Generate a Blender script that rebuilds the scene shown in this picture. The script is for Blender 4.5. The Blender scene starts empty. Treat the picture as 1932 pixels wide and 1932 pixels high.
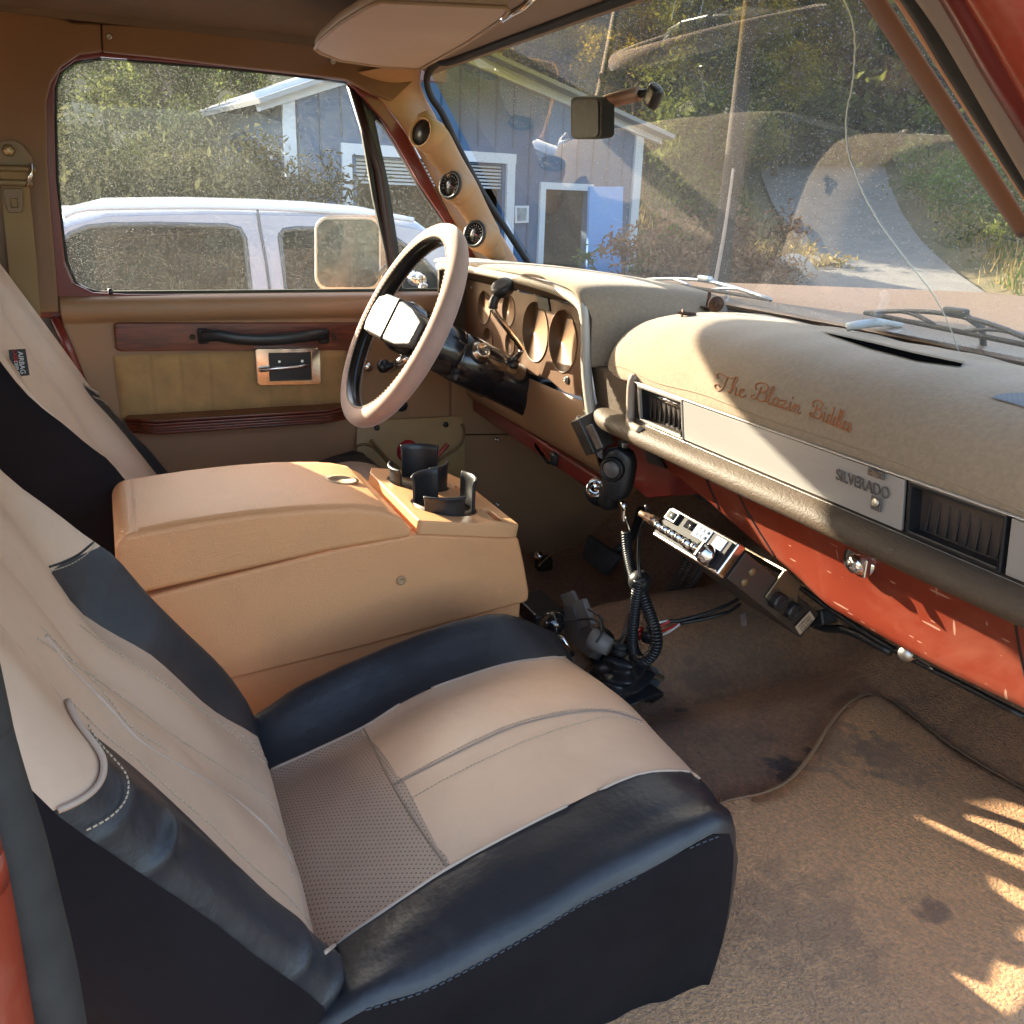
import bpy, bmesh, math, random
import numpy as np
from mathutils import Vector, Matrix
from mathutils.geometry import tessellate_polygon
from mathutils.bvhtree import BVHTree
random.seed(7); rng = np.random.default_rng(7)
SC = bpy.context.scene
COL = SC.collection
R_ = math.radians
# ------------------------------------------------------------------ camera
CAM = np.array([1.235, 0.0, 0.80])
FPX = 1678.03
_vx = np.array([180-966., 360-966., FPX]); _vx /= np.linalg.norm(_vx)
_vy = np.array([4900-966., 510-966., FPX]); _vy -= _vx*(_vx@_vy); _vy /= np.linalg.norm(_vy)
_X, _Y = -_vx, _vy
RM = np.array([_X, _Y, np.cross(_X, _Y)])
cam = bpy.data.cameras.new('camera'); camo = bpy.data.objects.new('camera', cam); COL.objects.link(camo)
cam.sensor_width = 36; cam.lens = 36*FPX/1932; cam.clip_start = .02; cam.clip_end = 800
r_, u_, f_ = RM@np.array([1., 0, 0]), RM@np.array([0, -1., 0]), RM@np.array([0, 0, 1.])
M = Matrix.Identity(4)
for i in range(3):
    M[i][0], M[i][1], M[i][2], M[i][3] = r_[i], u_[i], -f_[i], CAM[i]
camo.matrix_world = M
SC.camera = camo
cam.dof.use_dof = False
# ------------------------------------------------------------------ light
SUN = Vector((-1, -.50, .410)).normalized()
W = bpy.data.worlds.new('World'); SC.world = W; W.use_nodes = True
nt = W.node_tree; nt.nodes.clear()
sk = nt.nodes.new('ShaderNodeTexSky'); sk.sky_type = 'NISHITA'; sk.sun_disc = False; sk.dust_density = 3; sk.ozone_density = .2; sk.air_density = .9
sk.sun_elevation = math.asin(SUN.z); sk.sun_rotation = math.atan2(SUN.x, SUN.y)
bg = nt.nodes.new('ShaderNodeBackground'); bg.inputs['Strength'].default_value = .15
wo = nt.nodes.new('ShaderNodeOutputWorld')
nt.links.new(sk.outputs[0], bg.inputs[0]); nt.links.new(bg.outputs[0], wo.inputs[0])
sl = bpy.data.lights.new('sun', 'SUN'); sl.energy = 4.2; sl.angle = R_(.5); sl.color = (1, .86, .66)
so = bpy.data.objects.new('sun', sl); COL.objects.link(so)
so.rotation_euler = (-SUN).to_track_quat('-Z', 'Y').to_euler()
SC.view_settings.view_transform = 'Standard'; SC.view_settings.look = 'None'
SC.view_settings.exposure = 2.6; SC.view_settings.gamma = 1
SC.cycles.max_bounces = 10; SC.cycles.diffuse_bounces = 5; SC.cycles.transparent_max_bounces = 24
SC.cycles.caustics_reflective = False; SC.cycles.caustics_refractive = False
SC.cycles.sample_clamp_indirect = 6
SC.cycles.use_denoising = True

# ------------------------------------------------------------------ measuring: a sight line through the photo meets a plane x=, y= or z=
def ray(u, v):
    d = RM@np.array([u-966., v-966., FPX]); return d/np.linalg.norm(d)
def P(u, v, **k):
    (a, val), = k.items(); i = 'xyz'.index(a); d = ray(u, v)
    return Vector(CAM+(val-CAM[i])/d[i]*d)
def WY(x, z):          # the curved windshield
    return .652+(1.06-z)*.713+.06*max(0, 1-(x/.78)**2)*(1.06-z)/.4
def march(u, v, f, t0=.3, t1=4., n=400):
    d = ray(u, v); tp = t0; fp = f(CAM+t0*d)
    for i in range(1, n+1):
        t = t0+(t1-t0)*i/n; fv = f(CAM+t*d)
        if fv*fp <= 0:
            for _ in range(25):
                m = (tp+t)/2; fm = f(CAM+m*d)
                if fm*fp <= 0: t = m
                else: tp, fp = m, fm
            return Vector(CAM+t*d)
        tp, fp = t, fv
    return None
def PW(u, v, off=0.):
    return march(u, v, lambda p: p[1]-(WY(p[0], p[2])+off), .2, 3)

# ------------------------------------------------------------------ materials
MATS = {}
def N(nt, t, **k):
    n = nt.nodes.new(t)
    for a, b in k.items():
        if a in n.inputs: n.inputs[a].default_value = b
        else: setattr(n, a, b)
    return n
def mat(name, col, rough=.6, metal=0., spec=.5, var=0., vscale=8., bump=0., bscale=200., kind='noise', coat=0., sheen=0., stretch=None, col2=None, dirt=None, dscale=5., sub=0., bdist=.001):
    if name in MATS: return MATS[name]
    m = bpy.data.materials.new(name); m.use_nodes = True; nt = m.node_tree
    b = nt.nodes['Principled BSDF']; L = nt.links.new
    b.inputs['Base Color'].default_value = (*col, 1); b.inputs['Roughness'].default_value = rough
    b.inputs['Metallic'].default_value = metal; b.inputs['Specular IOR Level'].default_value = spec
    b.inputs['Coat Weight'].default_value = coat; b.inputs['Coat Roughness'].default_value = .08
    b.inputs['Sheen Weight'].default_value = sheen; b.inputs['Sheen Roughness'].default_value = .4
    tc = N(nt, 'ShaderNodeTexCoord'); mp = N(nt, 'ShaderNodeMapping')
    if stretch: mp.inputs['Scale'].default_value = stretch
    L(tc.outputs['Object'], mp.inputs[0])
    cur = None
    if var or col2:
        n = N(nt, 'ShaderNodeTexNoise', Scale=vscale, Detail=6, Roughness=.6); L(mp.outputs[0], n.inputs[0])
        r = N(nt, 'ShaderNodeValToRGB'); r.color_ramp.elements[0].position = .3; r.color_ramp.elements[1].position = .7
        c2 = col2 or tuple(c*(1+var) for c in col); c1 = tuple(c*(1-var) for c in col) if not col2 else col
        r.color_ramp.elements[0].color = (*c1, 1); r.color_ramp.elements[1].color = (*c2, 1)
        L(n.outputs[0], r.inputs[0]); cur = r.outputs[0]
    if dirt:
        dc, amt = dirt
        n = N(nt, 'ShaderNodeTexNoise', Scale=dscale, Detail=8, Roughness=.7, Distortion=.6); L(tc.outputs['Object'], n.inputs[0])
        r = N(nt, 'ShaderNodeMapRange'); r.inputs[1].default_value = .5; r.inputs[2].default_value = .72; r.inputs[4].default_value = amt
        L(n.outputs[0], r.inputs[0])
        mx = N(nt, 'ShaderNodeMix', data_type='RGBA'); L(r.outputs[0], mx.inputs[0])
        if cur: L(cur, mx.inputs[6])
        else: mx.inputs[6].default_value = (*col, 1)
        mx.inputs[7].default_value = (*dc, 1); cur = mx.outputs[2]
    if cur: L(cur, b.inputs['Base Color'])
    if bump:
        if kind == 'noise': t = N(nt, 'ShaderNodeTexNoise', Scale=bscale, Detail=4, Roughness=.6)
        elif kind == 'leather':
            t = N(nt, 'ShaderNodeTexVoronoi', Scale=bscale, feature='SMOOTH_F1')
        L(mp.outputs[0], t.inputs[0])
        if kind == 'leather':
            n2 = N(nt, 'ShaderNodeTexNoise', Scale=bscale*.35, Detail=3); L(tc.outputs['Object'], n2.inputs[0])
            vm = N(nt, 'ShaderNodeVectorMath', operation='SCALE'); vm.inputs[3].default_value = .02; L(n2.outputs['Color'], vm.inputs[0])
            va = N(nt, 'ShaderNodeVectorMath', operation='ADD'); L(mp.outputs[0], va.inputs[0]); L(vm.outputs[0], va.inputs[1]); L(va.outputs[0], t.inputs[0])
        bp = N(nt, 'ShaderNodeBump', Strength=bump, Distance=bdist); L(t.outputs[0], bp.inputs['Height']); L(bp.outputs[0], b.inputs['Normal'])
    MATS[name] = m; return m
def perf(name, col, s=.0068, axes='xy', rough=.5):
    m = mat(name, col, rough, var=.06, vscale=20, bump=.15, bscale=300)
    nt = m.node_tree; L = nt.links.new; b = nt.nodes['Principled BSDF']
    src = b.inputs['Base Color'].links[0].from_socket
    tc = N(nt, 'ShaderNodeTexCoord'); sp = N(nt, 'ShaderNodeSeparateXYZ'); L(tc.outputs['Object'], sp.inputs[0])
    def mth(op, a, bb=None):
        n = N(nt, 'ShaderNodeMath', operation=op)
        for i, q in enumerate((a, bb)):
            if q is None: continue
            if isinstance(q, (int, float)): n.inputs[i].default_value = q
            else: L(q, n.inputs[i])
        return n.outputs[0]
    A = sp.outputs['xyz'.index(axes[0])]; B = sp.outputs['xyz'.index(axes[1])]
    a1, b1 = mth('ADD', mth('DIVIDE', A, s), mth('DIVIDE', B, s)), mth('SUBTRACT', mth('DIVIDE', A, s), mth('DIVIDE', B, s))
    fa, fb = mth('SUBTRACT', mth('FRACT', a1), .5), mth('SUBTRACT', mth('FRACT', b1), .5)
    dd = mth('SQRT', mth('ADD', mth('MULTIPLY', fa, fa), mth('MULTIPLY', fb, fb)))
    f = mth('LESS_THAN', dd, .17)
    mx = N(nt, 'ShaderNodeMix', data_type='RGBA'); L(f, mx.inputs[0]); L(src, mx.inputs[6]); mx.inputs[7].default_value = (.04, .025, .02, 1)
    L(mx.outputs[2], b.inputs['Base Color']); return m
def glass(name, tint=(.93, .96, .94), dust=.05, dustcol=(.8, .78, .72), band=None, spots=.5, refl=.08):
    m = bpy.data.materials.new(name); m.use_nodes = True; nt = m.node_tree; nt.nodes.clear(); L = nt.links.new
    o = N(nt, 'ShaderNodeOutputMaterial'); tr = N(nt, 'ShaderNodeBsdfTransparent'); tr.inputs[0].default_value = (*tint, 1)
    gl = N(nt, 'ShaderNodeBsdfGlossy'); gl.inputs['Roughness'].default_value = .0; gl.inputs['Color'].default_value = (1, 1, 1, 1)
    lw = N(nt, 'ShaderNodeLayerWeight', Blend=.5)
    pw = N(nt, 'ShaderNodeMath', operation='POWER'); L(lw.outputs['Facing'], pw.inputs[0]); pw.inputs[1].default_value = 5
    ma = N(nt, 'ShaderNodeMath', operation='MULTIPLY_ADD'); L(pw.outputs[0], ma.inputs[0]); ma.inputs[1].default_value = .9; ma.inputs[2].default_value = refl
    mx = N(nt, 'ShaderNodeMixShader'); L(ma.outputs[0], mx.inputs[0]); L(tr.outputs[0], mx.inputs[1]); L(gl.outputs[0], mx.inputs[2])
    tc = N(nt, 'ShaderNodeTexCoord')
    n = N(nt, 'ShaderNodeTexNoise', Scale=5, Detail=8, Roughness=.65); L(tc.outputs['Object'], n.inputs[0])
    n2 = N(nt, 'ShaderNodeTexVoronoi', Scale=320); L(tc.outputs['Object'], n2.inputs[0])
    n3 = N(nt, 'ShaderNodeTexNoise', Scale=420, Detail=2); L(tc.outputs['Object'], n3.inputs[0])
    s1 = N(nt, 'ShaderNodeMapRange'); s1.inputs[1].default_value = .26; s1.inputs[2].default_value = .02; s1.inputs[4].default_value = spots; L(n2.outputs[0], s1.inputs[0])
    s2 = N(nt, 'ShaderNodeMapRange'); s2.inputs[1].default_value = .3; s2.inputs[2].default_value = .7; s2.inputs[3].default_value = .5*dust; s2.inputs[4].default_value = 1.6*dust; L(n.outputs[0], s2.inputs[0])
    s3 = N(nt, 'ShaderNodeMapRange'); s3.inputs[1].default_value = .58; s3.inputs[2].default_value = .72; s3.inputs[4].default_value = dust*5; L(n3.outputs[0], s3.inputs[0])
    a1 = N(nt, 'ShaderNodeMath', operation='ADD'); L(s1.outputs[0], a1.inputs[0]); L(s2.outputs[0], a1.inputs[1])
    a2 = N(nt, 'ShaderNodeMath', operation='ADD'); L(a1.outputs[0], a2.inputs[0]); L(s3.outputs[0], a2.inputs[1]); a2.use_clamp = True
    df = N(nt, 'ShaderNodeBsdfDiffuse'); df.inputs[0].default_value = (*dustcol, 1)
    tl = N(nt, 'ShaderNodeBsdfTranslucent'); tl.inputs[0].default_value = (*dustcol, 1)
    md = N(nt, 'ShaderNodeMixShader', Fac=.5); L(df.outputs[0], md.inputs[1]); L(tl.outputs[0], md.inputs[2])
    mm = N(nt, 'ShaderNodeMixShader'); L(a2.outputs[0], mm.inputs[0]); L(mx.outputs[0], mm.inputs[1]); L(md.outputs[0], mm.inputs[2])
    L(mm.outputs[0], o.inputs[0])
    if band:
        sp = N(nt, 'ShaderNodeSeparateXYZ'); L(tc.outputs['Object'], sp.inputs[0])
        r = N(nt, 'ShaderNodeMapRange'); r.inputs[1].default_value = band[0]; r.inputs[2].default_value = band[1]; L(sp.outputs[2], r.inputs[0])
        cm = N(nt, 'ShaderNodeMix', data_type='RGBA'); L(r.outputs[0], cm.inputs[0]); cm.inputs[6].default_value = (*tint, 1); cm.inputs[7].default_value = (*band[2], 1)
        L(cm.outputs[2], tr.inputs[0])
    MATS[name] = m; return m
def wood(name, c1, c2, st=(1.2, 1, 14)):
    m = mat(name, c1, .35, var=.01, coat=.15, dirt=None); nt = m.node_tree; L = nt.links.new; b = nt.nodes['Principled BSDF']
    tc = N(nt, 'ShaderNodeTexCoord'); mp = N(nt, 'ShaderNodeMapping'); mp.inputs['Scale'].default_value = (1, 1, 1); L(tc.outputs['Object'], mp.inputs[0])
    mp.inputs['Scale'].default_value = (60, 6, 90)
    n = N(nt, 'ShaderNodeTexNoise', Scale=1.6, Detail=8, Roughness=.7, Distortion=.8); L(mp.outputs[0], n.inputs[0])
    r = N(nt, 'ShaderNodeValToRGB'); r.color_ramp.elements[0].position = .35; r.color_ramp.elements[1].position = .65
    r.color_ramp.elements[0].color = (*c1, 1); r.color_ramp.elements[1].color = (*c2, 1); L(n.outputs[0], r.inputs[0]); L(r.outputs[0], b.inputs['Base Color'])
    return m

TAN = mat('tan_plastic', (.33, .185, .095), .5, var=.06, vscale=6, bump=.25, bscale=350)
TANU = mat('shaded_tan_trim', (.215, .115, .055), .5, var=.06, vscale=6, bump=.25, bscale=350)  # darker copy of the tan plastic, upper cab shade put into the colour
TANL = mat('tan_console_vinyl', (.80, .375, .16), .48, var=.04, vscale=5, bump=.75, bscale=400, kind='leather', bdist=.0011, stretch=(1, .5, 1), dirt=((.5, .27, .12), .3), dscale=4)
TANS = mat('tan_smooth_plastic', (.46, .27, .135), .55, var=.04, vscale=6, bump=.08, bscale=500)
HEADL = mat('headliner_fabric', (.17, .125, .095), .9, var=.08, vscale=9, bump=.3, bscale=500, dirt=((.1, .07, .05), .5), dscale=3)
HTRIM = mat('header_trim_paint', (.33, .25, .20), .5, var=.05, bump=.1, bscale=300)
VISOR = mat('visor_vinyl', (.52, .40, .32), .55, var=.08, vscale=4, bump=.2, bscale=300)
SEATT = mat('tan_leatherette', (.64, .435, .30), .46, var=.06, vscale=10, bump=.35, bscale=38, bdist=.003, dirt=((.42, .29, .20), .35), dscale=7)
SEATP = perf('perforated_leatherette', (.43, .30, .225), axes='xy')
SEATPB = perf('perforated_leatherette_back', (.42, .32, .25), axes='xz')
SEATB = mat('black_leatherette', (.020, .020, .024), .42, spec=.5, var=.1, vscale=8, bump=.5, bscale=26, bdist=.004, dirt=((.05, .05, .055), .5), dscale=8)
FABB = mat('black_cover_fabric', (.012, .0095, .011), .9, spec=.15, var=.2, vscale=14, bump=.6, bscale=16, bdist=.008, stretch=(1,.7,.7))
STITCH = mat('cream_thread', (.58, .45, .32), .8)
PIPET = mat('tan_piping', (.50, .36, .27), .5)
RUST = mat('rusty_steel', (.09, .05, .035), .7, metal=.4, var=.5, vscale=150, bump=.3, bscale=900)
BLK = mat('black_plastic', (.018, .018, .020), .38, bump=.1, bscale=400)
BLKG = mat('black_gloss_paint', (.012, .012, .015), .2, coat=.4, var=.1, dirt=((.10, .09, .08), .12), dscale=30)
RUB = mat('black_rubber', (.022, .022, .022), .7, bump=.2, bscale=300, dirt=((.09, .08, .07), .4), dscale=12)
CHR = mat('chrome', (.80, .80, .80), .12, metal=1, dirt=((.35, .28, .2), .3), dscale=40)
STEEL = mat('worn_steel', (.45, .43, .40), .35, metal=1, var=.2, vscale=60)
RED = mat('red_body_paint', (.33, .045, .018), .38, coat=.25, var=.07, vscale=6, dirt=((.45, .20, .13), .35), dscale=16)
DRED = mat('dark_red_body_paint', (.16, .02, .015), .3, coat=.3, var=.12)
VELV = mat('tan_velour', (.42, .245, .095), .85, var=.16, vscale=22, bump=.3, bscale=400, sheen=.5)
MATF = mat('dash_carpet_fabric', (.285, .21, .14), .95, var=.12, vscale=160, bump=.55, bscale=420, sheen=.25)
CARP = mat('brown_carpet', (.46, .225, .10), 1., var=.30, vscale=120, bump=1., bscale=260, bdist=.010, sheen=.3, dirt=((.05, .03, .02), .55), dscale=4.5)
FMAT = mat('tan_mat_carpet', (.80, .41, .175), 1., var=.28, vscale=170, bump=1., bscale=230, bdist=.012, sheen=.3, dirt=((.44, .22, .105), .6), dscale=5)
BIND = mat('mat_binding', (.38, .25, .15), .9, bump=.6, bscale=120)
SUEDE = mat('pink_tan_suede', (.42, .275, .22), .92, var=.07, vscale=40, bump=.35, bscale=500, sheen=.45)
PADBR = mat('brown_padded_vinyl', (.085, .058, .038), .6, spec=.3, var=.06, bump=.6, bscale=300, kind='leather', dirt=((.13, .10, .07), .35), dscale=18)
SILV = mat('brushed_silver_panel', (.45, .43, .41), .33, metal=.35, var=.04, stretch=(1, 20, 20), vscale=20)
TANT = mat('tan_tray_plastic', (.72, .37, .17), .42, var=.04, vscale=6, bump=.06, bscale=500)
WELL = mat('shaded_well_plastic', (.09, .05, .025), .6)  # tray plastic darkened, the shade inside the wells is in the colour
GREYP = mat('shaded_silver_panel', (.30, .27, .25), .45, bump=.1, bscale=300)  # silver trim in shade, the shade put in as plain grey
WOODM = wood('red_brown_wood', (.05, .008, .003), (.21, .038, .012))
GL_D = glass('dusty_side_glass', (.90, .94, .93), .028, (.60, .64, .62), spots=.38, refl=.022)
GL_W = glass('dusty_windshield_glass', (.94, .96, .92), .075, (.76, .75, .66), band=(.92, 1.01, (.66, .52, .10)), spots=.12, refl=.12)
GL_C = glass('tinted_car_glass', (.14, .28, .36), .01, (.3, .4, .45), spots=.0, refl=.012)
BODYW = mat('white_car_paint', (.42, .46, .55), .25, coat=.5, var=.03)
MIRR = mat('mirror_glass', (.10, .12, .118), .22, metal=1, dirt=((.4, .4, .38), .5), dscale=30)  # darkened green-grey colour painted for the woods it would reflect

def spots(m, pts):
    nt = m.node_tree; L = nt.links.new; b = nt.nodes['Principled BSDF']; col = b.inputs['Base Color'].links[0].from_socket
    tc = N(nt, 'ShaderNodeTexCoord'); n = N(nt, 'ShaderNodeTexNoise', Scale=38, Detail=5); L(tc.outputs['Object'], n.inputs[0])
    for (p, r, c, a) in pts:
        d = N(nt, 'ShaderNodeVectorMath', operation='DISTANCE'); L(tc.outputs['Object'], d.inputs[0]); d.inputs[1].default_value = tuple(p)
        s = N(nt, 'ShaderNodeMath', operation='MULTIPLY_ADD'); L(n.outputs[0], s.inputs[0]); s.inputs[1].default_value = r*2.6; L(d.outputs['Value'], s.inputs[2])
        q = N(nt, 'ShaderNodeMapRange'); q.inputs[1].default_value = r*2.1; q.inputs[2].default_value = r*1.75; q.inputs[4].default_value = a; L(s.outputs[0], q.inputs[0])
        mx = N(nt, 'ShaderNodeMix', data_type='RGBA'); L(q.outputs[0], mx.inputs[0]); L(col, mx.inputs[6]); mx.inputs[7].default_value = (*c, 1); col = mx.outputs[2]
    L(col, b.inputs['Base Color'])
# ------------------------------------------------------------------ object helpers
def link(o, parent=None):
    COL.objects.link(o)
    if parent: o.parent = parent; o.matrix_parent_inverse = parent.matrix_world.inverted() if parent.parent is None and False else Matrix.Identity(4)
    return o
def empty(name, loc=(0, 0, 0)):
    o = bpy.data.objects.new(name, None); o.location = loc; o.empty_display_size = .05; COL.objects.link(o); return o
def tag(o, label=None, cat=None, group=None, kind=None):
    if label: o['label'] = label
    if cat: o['category'] = cat
    if group: o['group'] = group
    if kind: o['kind'] = kind
    return o
def wloc(o):
    v = Vector(o.location)
    while o.parent: o = o.parent; v += Vector(o.location)
    return v
def mesh(name, V, F, m, parent=None, smooth=True, sub=0, bevel=0, solid=0, mi=None, off=-1, bseg=2):
    me = bpy.data.meshes.new(name)
    o0 = wloc(parent) if parent else Vector((0, 0, 0))
    me.from_pydata([tuple(Vector(v)-o0) for v in V], [], [tuple(f) for f in F])
    ms = m if isinstance(m, (list, tuple)) else [m]
    for q in ms: me.materials.append(q)
    if mi is not None: me.polygons.foreach_set('material_index', mi)
    me.validate()
    bm = bmesh.new(); bm.from_mesh(me); bmesh.ops.remove_doubles(bm, verts=bm.verts, dist=1e-5); bmesh.ops.recalc_face_normals(bm, faces=bm.faces); bm.to_mesh(me); bm.free()
    me.polygons.foreach_set('use_smooth', [smooth]*len(me.polygons))
    o = bpy.data.objects.new(name, me); link(o, parent)
    if solid: s = o.modifiers.new('s', 'SOLIDIFY'); s.thickness = solid; s.offset = off
    if bevel: b = o.modifiers.new('b', 'BEVEL'); b.width = bevel; b.segments = bseg; b.limit_method = 'ANGLE'; b.angle_limit = R_(35)
    if sub: s = o.modifiers.new('u', 'SUBSURF'); s.levels = sub; s.render_levels = sub
    if smooth and (bevel or solid) and not sub:
        try:
            w = o.modifiers.new('w', 'WEIGHTED_NORMAL'); w.keep_sharp = True
        except Exception: pass
    return o
def cat(pts, n=8, closed=False):       # Catmull-Rom through points
    p = [np.array(q, float) for q in pts]; out = []
    m = len(p)
    rngi = range(m) if closed else range(m-1)
    for i in rngi:
        a = p[(i-1) % m] if closed or i > 0 else 2*p[0]-p[1]
        b, c = p[i], p[(i+1) % m]
        d = p[(i+2) % m] if closed or i+2 < m else 2*p[m-1]-p[m-2]
        for k in range(n):
            t = k/n
            out.append(.5*((2*b)+(-a+c)*t+(2*a-5*b+4*c-d)*t*t+(-a+3*b-3*c+d)*t**3))
    if not closed: out.append(p[-1])
    return out
def resamp(pts, n):
    p = np.array([list(q) for q in pts], float); s = np.r_[0, np.cumsum(np.linalg.norm(np.diff(p, axis=0), axis=1))]
    t = np.linspace(0, s[-1], n); return np.stack([np.interp(t, s, p[:, k]) for k in range(3)], 1)
def grid(name, rows, m, parent=None, wrap=False, cap=False, **k):
    rows = [list(map(Vector, map(tuple, r))) for r in rows]; nr, nc = len(rows), len(rows[0])
    V = [v for r in rows for v in r]; F = []
    for i in range(nr-1):
        for j in range(nc if wrap else nc-1):
            a = i*nc+j; b = i*nc+(j+1) % nc; F.append((a, b, b+nc, a+nc))
    if cap: F.append(tuple(range(nc))); F.append(tuple(range((nr-1)*nc, nr*nc)))
    return mesh(name, V, F, m, parent, **k)
def tube_geo(pts, r, seg=8, V=None, F=None, cap=True):
    V = [] if V is None else V; F = [] if F is None else F
    pts = [Vector(tuple(p)) for p in pts]; n = len(pts); base = len(V); up = None
    for i, p in enumerate(pts):
        t = (pts[min(i+1, n-1)]-pts[max(i-1, 0)])
        if t.length < 1e-9: t = Vector((0, 0, 1))
        t.normalize()
        if up is None:
            up = Vector((0, 0, 1)) if abs(t.z) < .9 else Vector((1, 0, 0))
        s = t.cross(up)
        if s.length < 1e-6: s = t.orthogonal()
        s.normalize(); up = s.cross(t).normalized()
        ri = r[i] if hasattr(r, '__len__') else r
        for k in range(seg):
            a = 2*math.pi*k/seg; V.append(p+(s*math.cos(a)+up*math.sin(a))*ri)
    for i in range(n-1):
        for k in range(seg):
            a = base+i*seg+k; b = base+i*seg+(k+1) % seg; F.append((a, b, b+seg, a+seg))
    if cap:
        F.append(tuple(base+k for k in range(seg))); F.append(tuple(base+(n-1)*seg+k for k in range(seg)))
    return V, F
def tube(name, pts, r, m, parent=None, seg=8, smoothn=0, **k):
    if smoothn:
        if hasattr(r, '__len__'): r = [q[0] for q in cat([(x, 0, 0) for x in r], smoothn)]
        pts = cat(pts, smoothn)
    V, F = tube_geo(pts, r, seg); return mesh(name, V, F, m, parent, **k)
def box_geo(c, s, rot=None, V=None, F=None):
    V = [] if V is None else V; F = [] if F is None else F; b = len(V)
    for i in (-1, 1):
        for j in (-1, 1):
            for k in (-1, 1):
                p = Vector((i*s[0]/2, j*s[1]/2, k*s[2]/2))
                if rot is not None: p = rot@p
                V.append(Vector(c)+p)
    for f in ((0, 1, 3, 2), (4, 6, 7, 5), (0, 4, 5, 1), (2, 3, 7, 6), (0, 2, 6, 4), (1, 5, 7, 3)): F.append(tuple(b+q for q in f))
    return V, F
def box(name, c, s, m, parent=None, rot=None, bevel=.002, **k):
    V, F = box_geo(c, s, rot); return mesh(name, V, F, m, parent, bevel=bevel, **k)
def frame(ax):      # rotation whose Z is ax
    return Vector(ax).to_track_quat('Z', 'Y').to_matrix()
def lathe(name, c, ax, prof, m, parent=None, seg=28, mi=None, **k):   # prof: (r, h)
    Rm = frame(ax) if not isinstance(ax, Matrix) else ax; V = []; F = []
    for (r, h) in prof:
        for i in range(seg):
            a = 2*math.pi*i/seg; V.append(Vector(c)+Rm@Vector((r*math.cos(a), r*math.sin(a), h)))
    for j in range(len(prof)-1):
        for i in range(seg):
            a = j*seg+i; b = j*seg+(i+1) % seg; F.append((a, b, b+seg, a+seg))
    if prof[0][0] > 1e-5: F.append(tuple(range(seg)))
    if prof[-1][0] > 1e-5: F.append(tuple(range((len(prof)-1)*seg, len(prof)*seg)))
    return mesh(name, V, F, m, parent, **k)
def plate(name, outl, m, parent=None, holes=(), depth=(0, 0, 0), bevel=0, smooth=False, **k):
    """flat or slightly curved outline (3D points) with holes, pushed back by depth"""
    loops = [[Vector(tuple(p)) for p in outl]]+[[Vector(tuple(p)) for p in h] for h in holes]
    # flatten on best axis for tessellation
    n = Vector((0, 0, 0)); L0 = loops[0]
    for i in range(len(L0)): n += (L0[i]-L0[0]).cross(L0[(i+1) % len(L0)]-L0[0])
    n.normalize(); a = n.orthogonal().normalized(); b = n.cross(a)
    fl = [[Vector((p.dot(a), p.dot(b), 0)) for p in l] for l in loops]
    tri = tessellate_polygon(fl); V = [p for l in loops for p in l]; F = [tuple(t) for t in tri]
    d = Vector(depth)
    if d.length > 0:
        nv = len(V); V = V+[p+d for p in V]; F = F+[tuple(q+nv for q in f[::-1]) for f in F]
        s = 0
        for l in loops:
            for i in range(len(l)):
                p, q = s+i, s+(i+1) % len(l); F.append((p, q, q+nv, p+nv))
            s += len(l)
    return mesh(name, V, F, m, parent, smooth=smooth, bevel=bevel, **k)
def hitter(*objs):
    dg = bpy.context.evaluated_depsgraph_get(); dg.update(); trees = []
    for o in objs:
        e = o.evaluated_get(dg); me = e.to_mesh(); mw = Matrix.Translation(wloc(o))
        trees.append(BVHTree.FromPolygons([mw@v.co for v in me.vertices], [tuple(p.vertices) for p in me.polygons])); e.to_mesh_clear()
    def f(u, v, lift=.0008):
        best = None; d = Vector(ray(u, v))
        for t in trees:
            h = t.ray_cast(Vector(CAM), d)
            if h[0] is not None and (best is None or h[3] < best[0]):
                nn = h[1] if h[1].dot(d) < 0 else -h[1]; best = (h[3], h[0]+nn*lift, nn)
        return (best[1], best[2]) if best else (None, None)
    return f
def seam(name, hit, uv, m, parent, r=.0012, n=6, lift=.0006, dash=0, gap=.5):
    pts = []
    for q in cat([(*q, 0) for q in uv], n):
        p, _ = hit(q[0], q[1], lift)
        if p is not None: pts.append(p)
    if len(pts) < 2: return None
    if not dash: return tube(name, pts, r, m, parent, seg=6)
    L = sum((Vector(pts[i+1])-Vector(pts[i])).length for i in range(len(pts)-1)); k = max(2, int(L/dash)); pp = resamp(pts, k*3+1); V = []; F = []
    for i in range(k): tube_geo(pp[i*3:i*3+3], r, 5, V, F)
    return mesh(name, V, F, m, parent)
def text(name, s, m, c, rx, up, size, parent=None, depth=.0006, align='CENTER', shear=0., sx=1.):
    cu = bpy.data.curves.new(name, 'FONT'); cu.body = s; cu.size = size; cu.extrude = depth; cu.align_x = align; cu.align_y = 'CENTER'; cu.shear = shear
    ob = bpy.data.objects.new('t', cu); COL.objects.link(ob); bpy.context.view_layer.update()
    me = bpy.data.meshes.new_from_object(ob.evaluated_get(bpy.context.evaluated_depsgraph_get())); bpy.data.objects.remove(ob)
    rx = Vector(rx).normalized(); up = Vector(up); up = (up-rx*up.dot(rx)).normalized(); nz = rx.cross(up)
    o0 = wloc(parent) if parent else Vector((0, 0, 0))
    for v in me.vertices: v.co = Vector(c)+rx*v.co.x*sx+up*v.co.y+nz*v.co.z-o0
    me.materials.clear(); me.materials.append(m); o = bpy.data.objects.new(name, me); return link(o, parent)
def copytree(o, parent=None):
    c = o.copy(); COL.objects.link(c); c.parent = parent
    for ch in o.children: copytree(ch, c)
    return c
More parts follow.
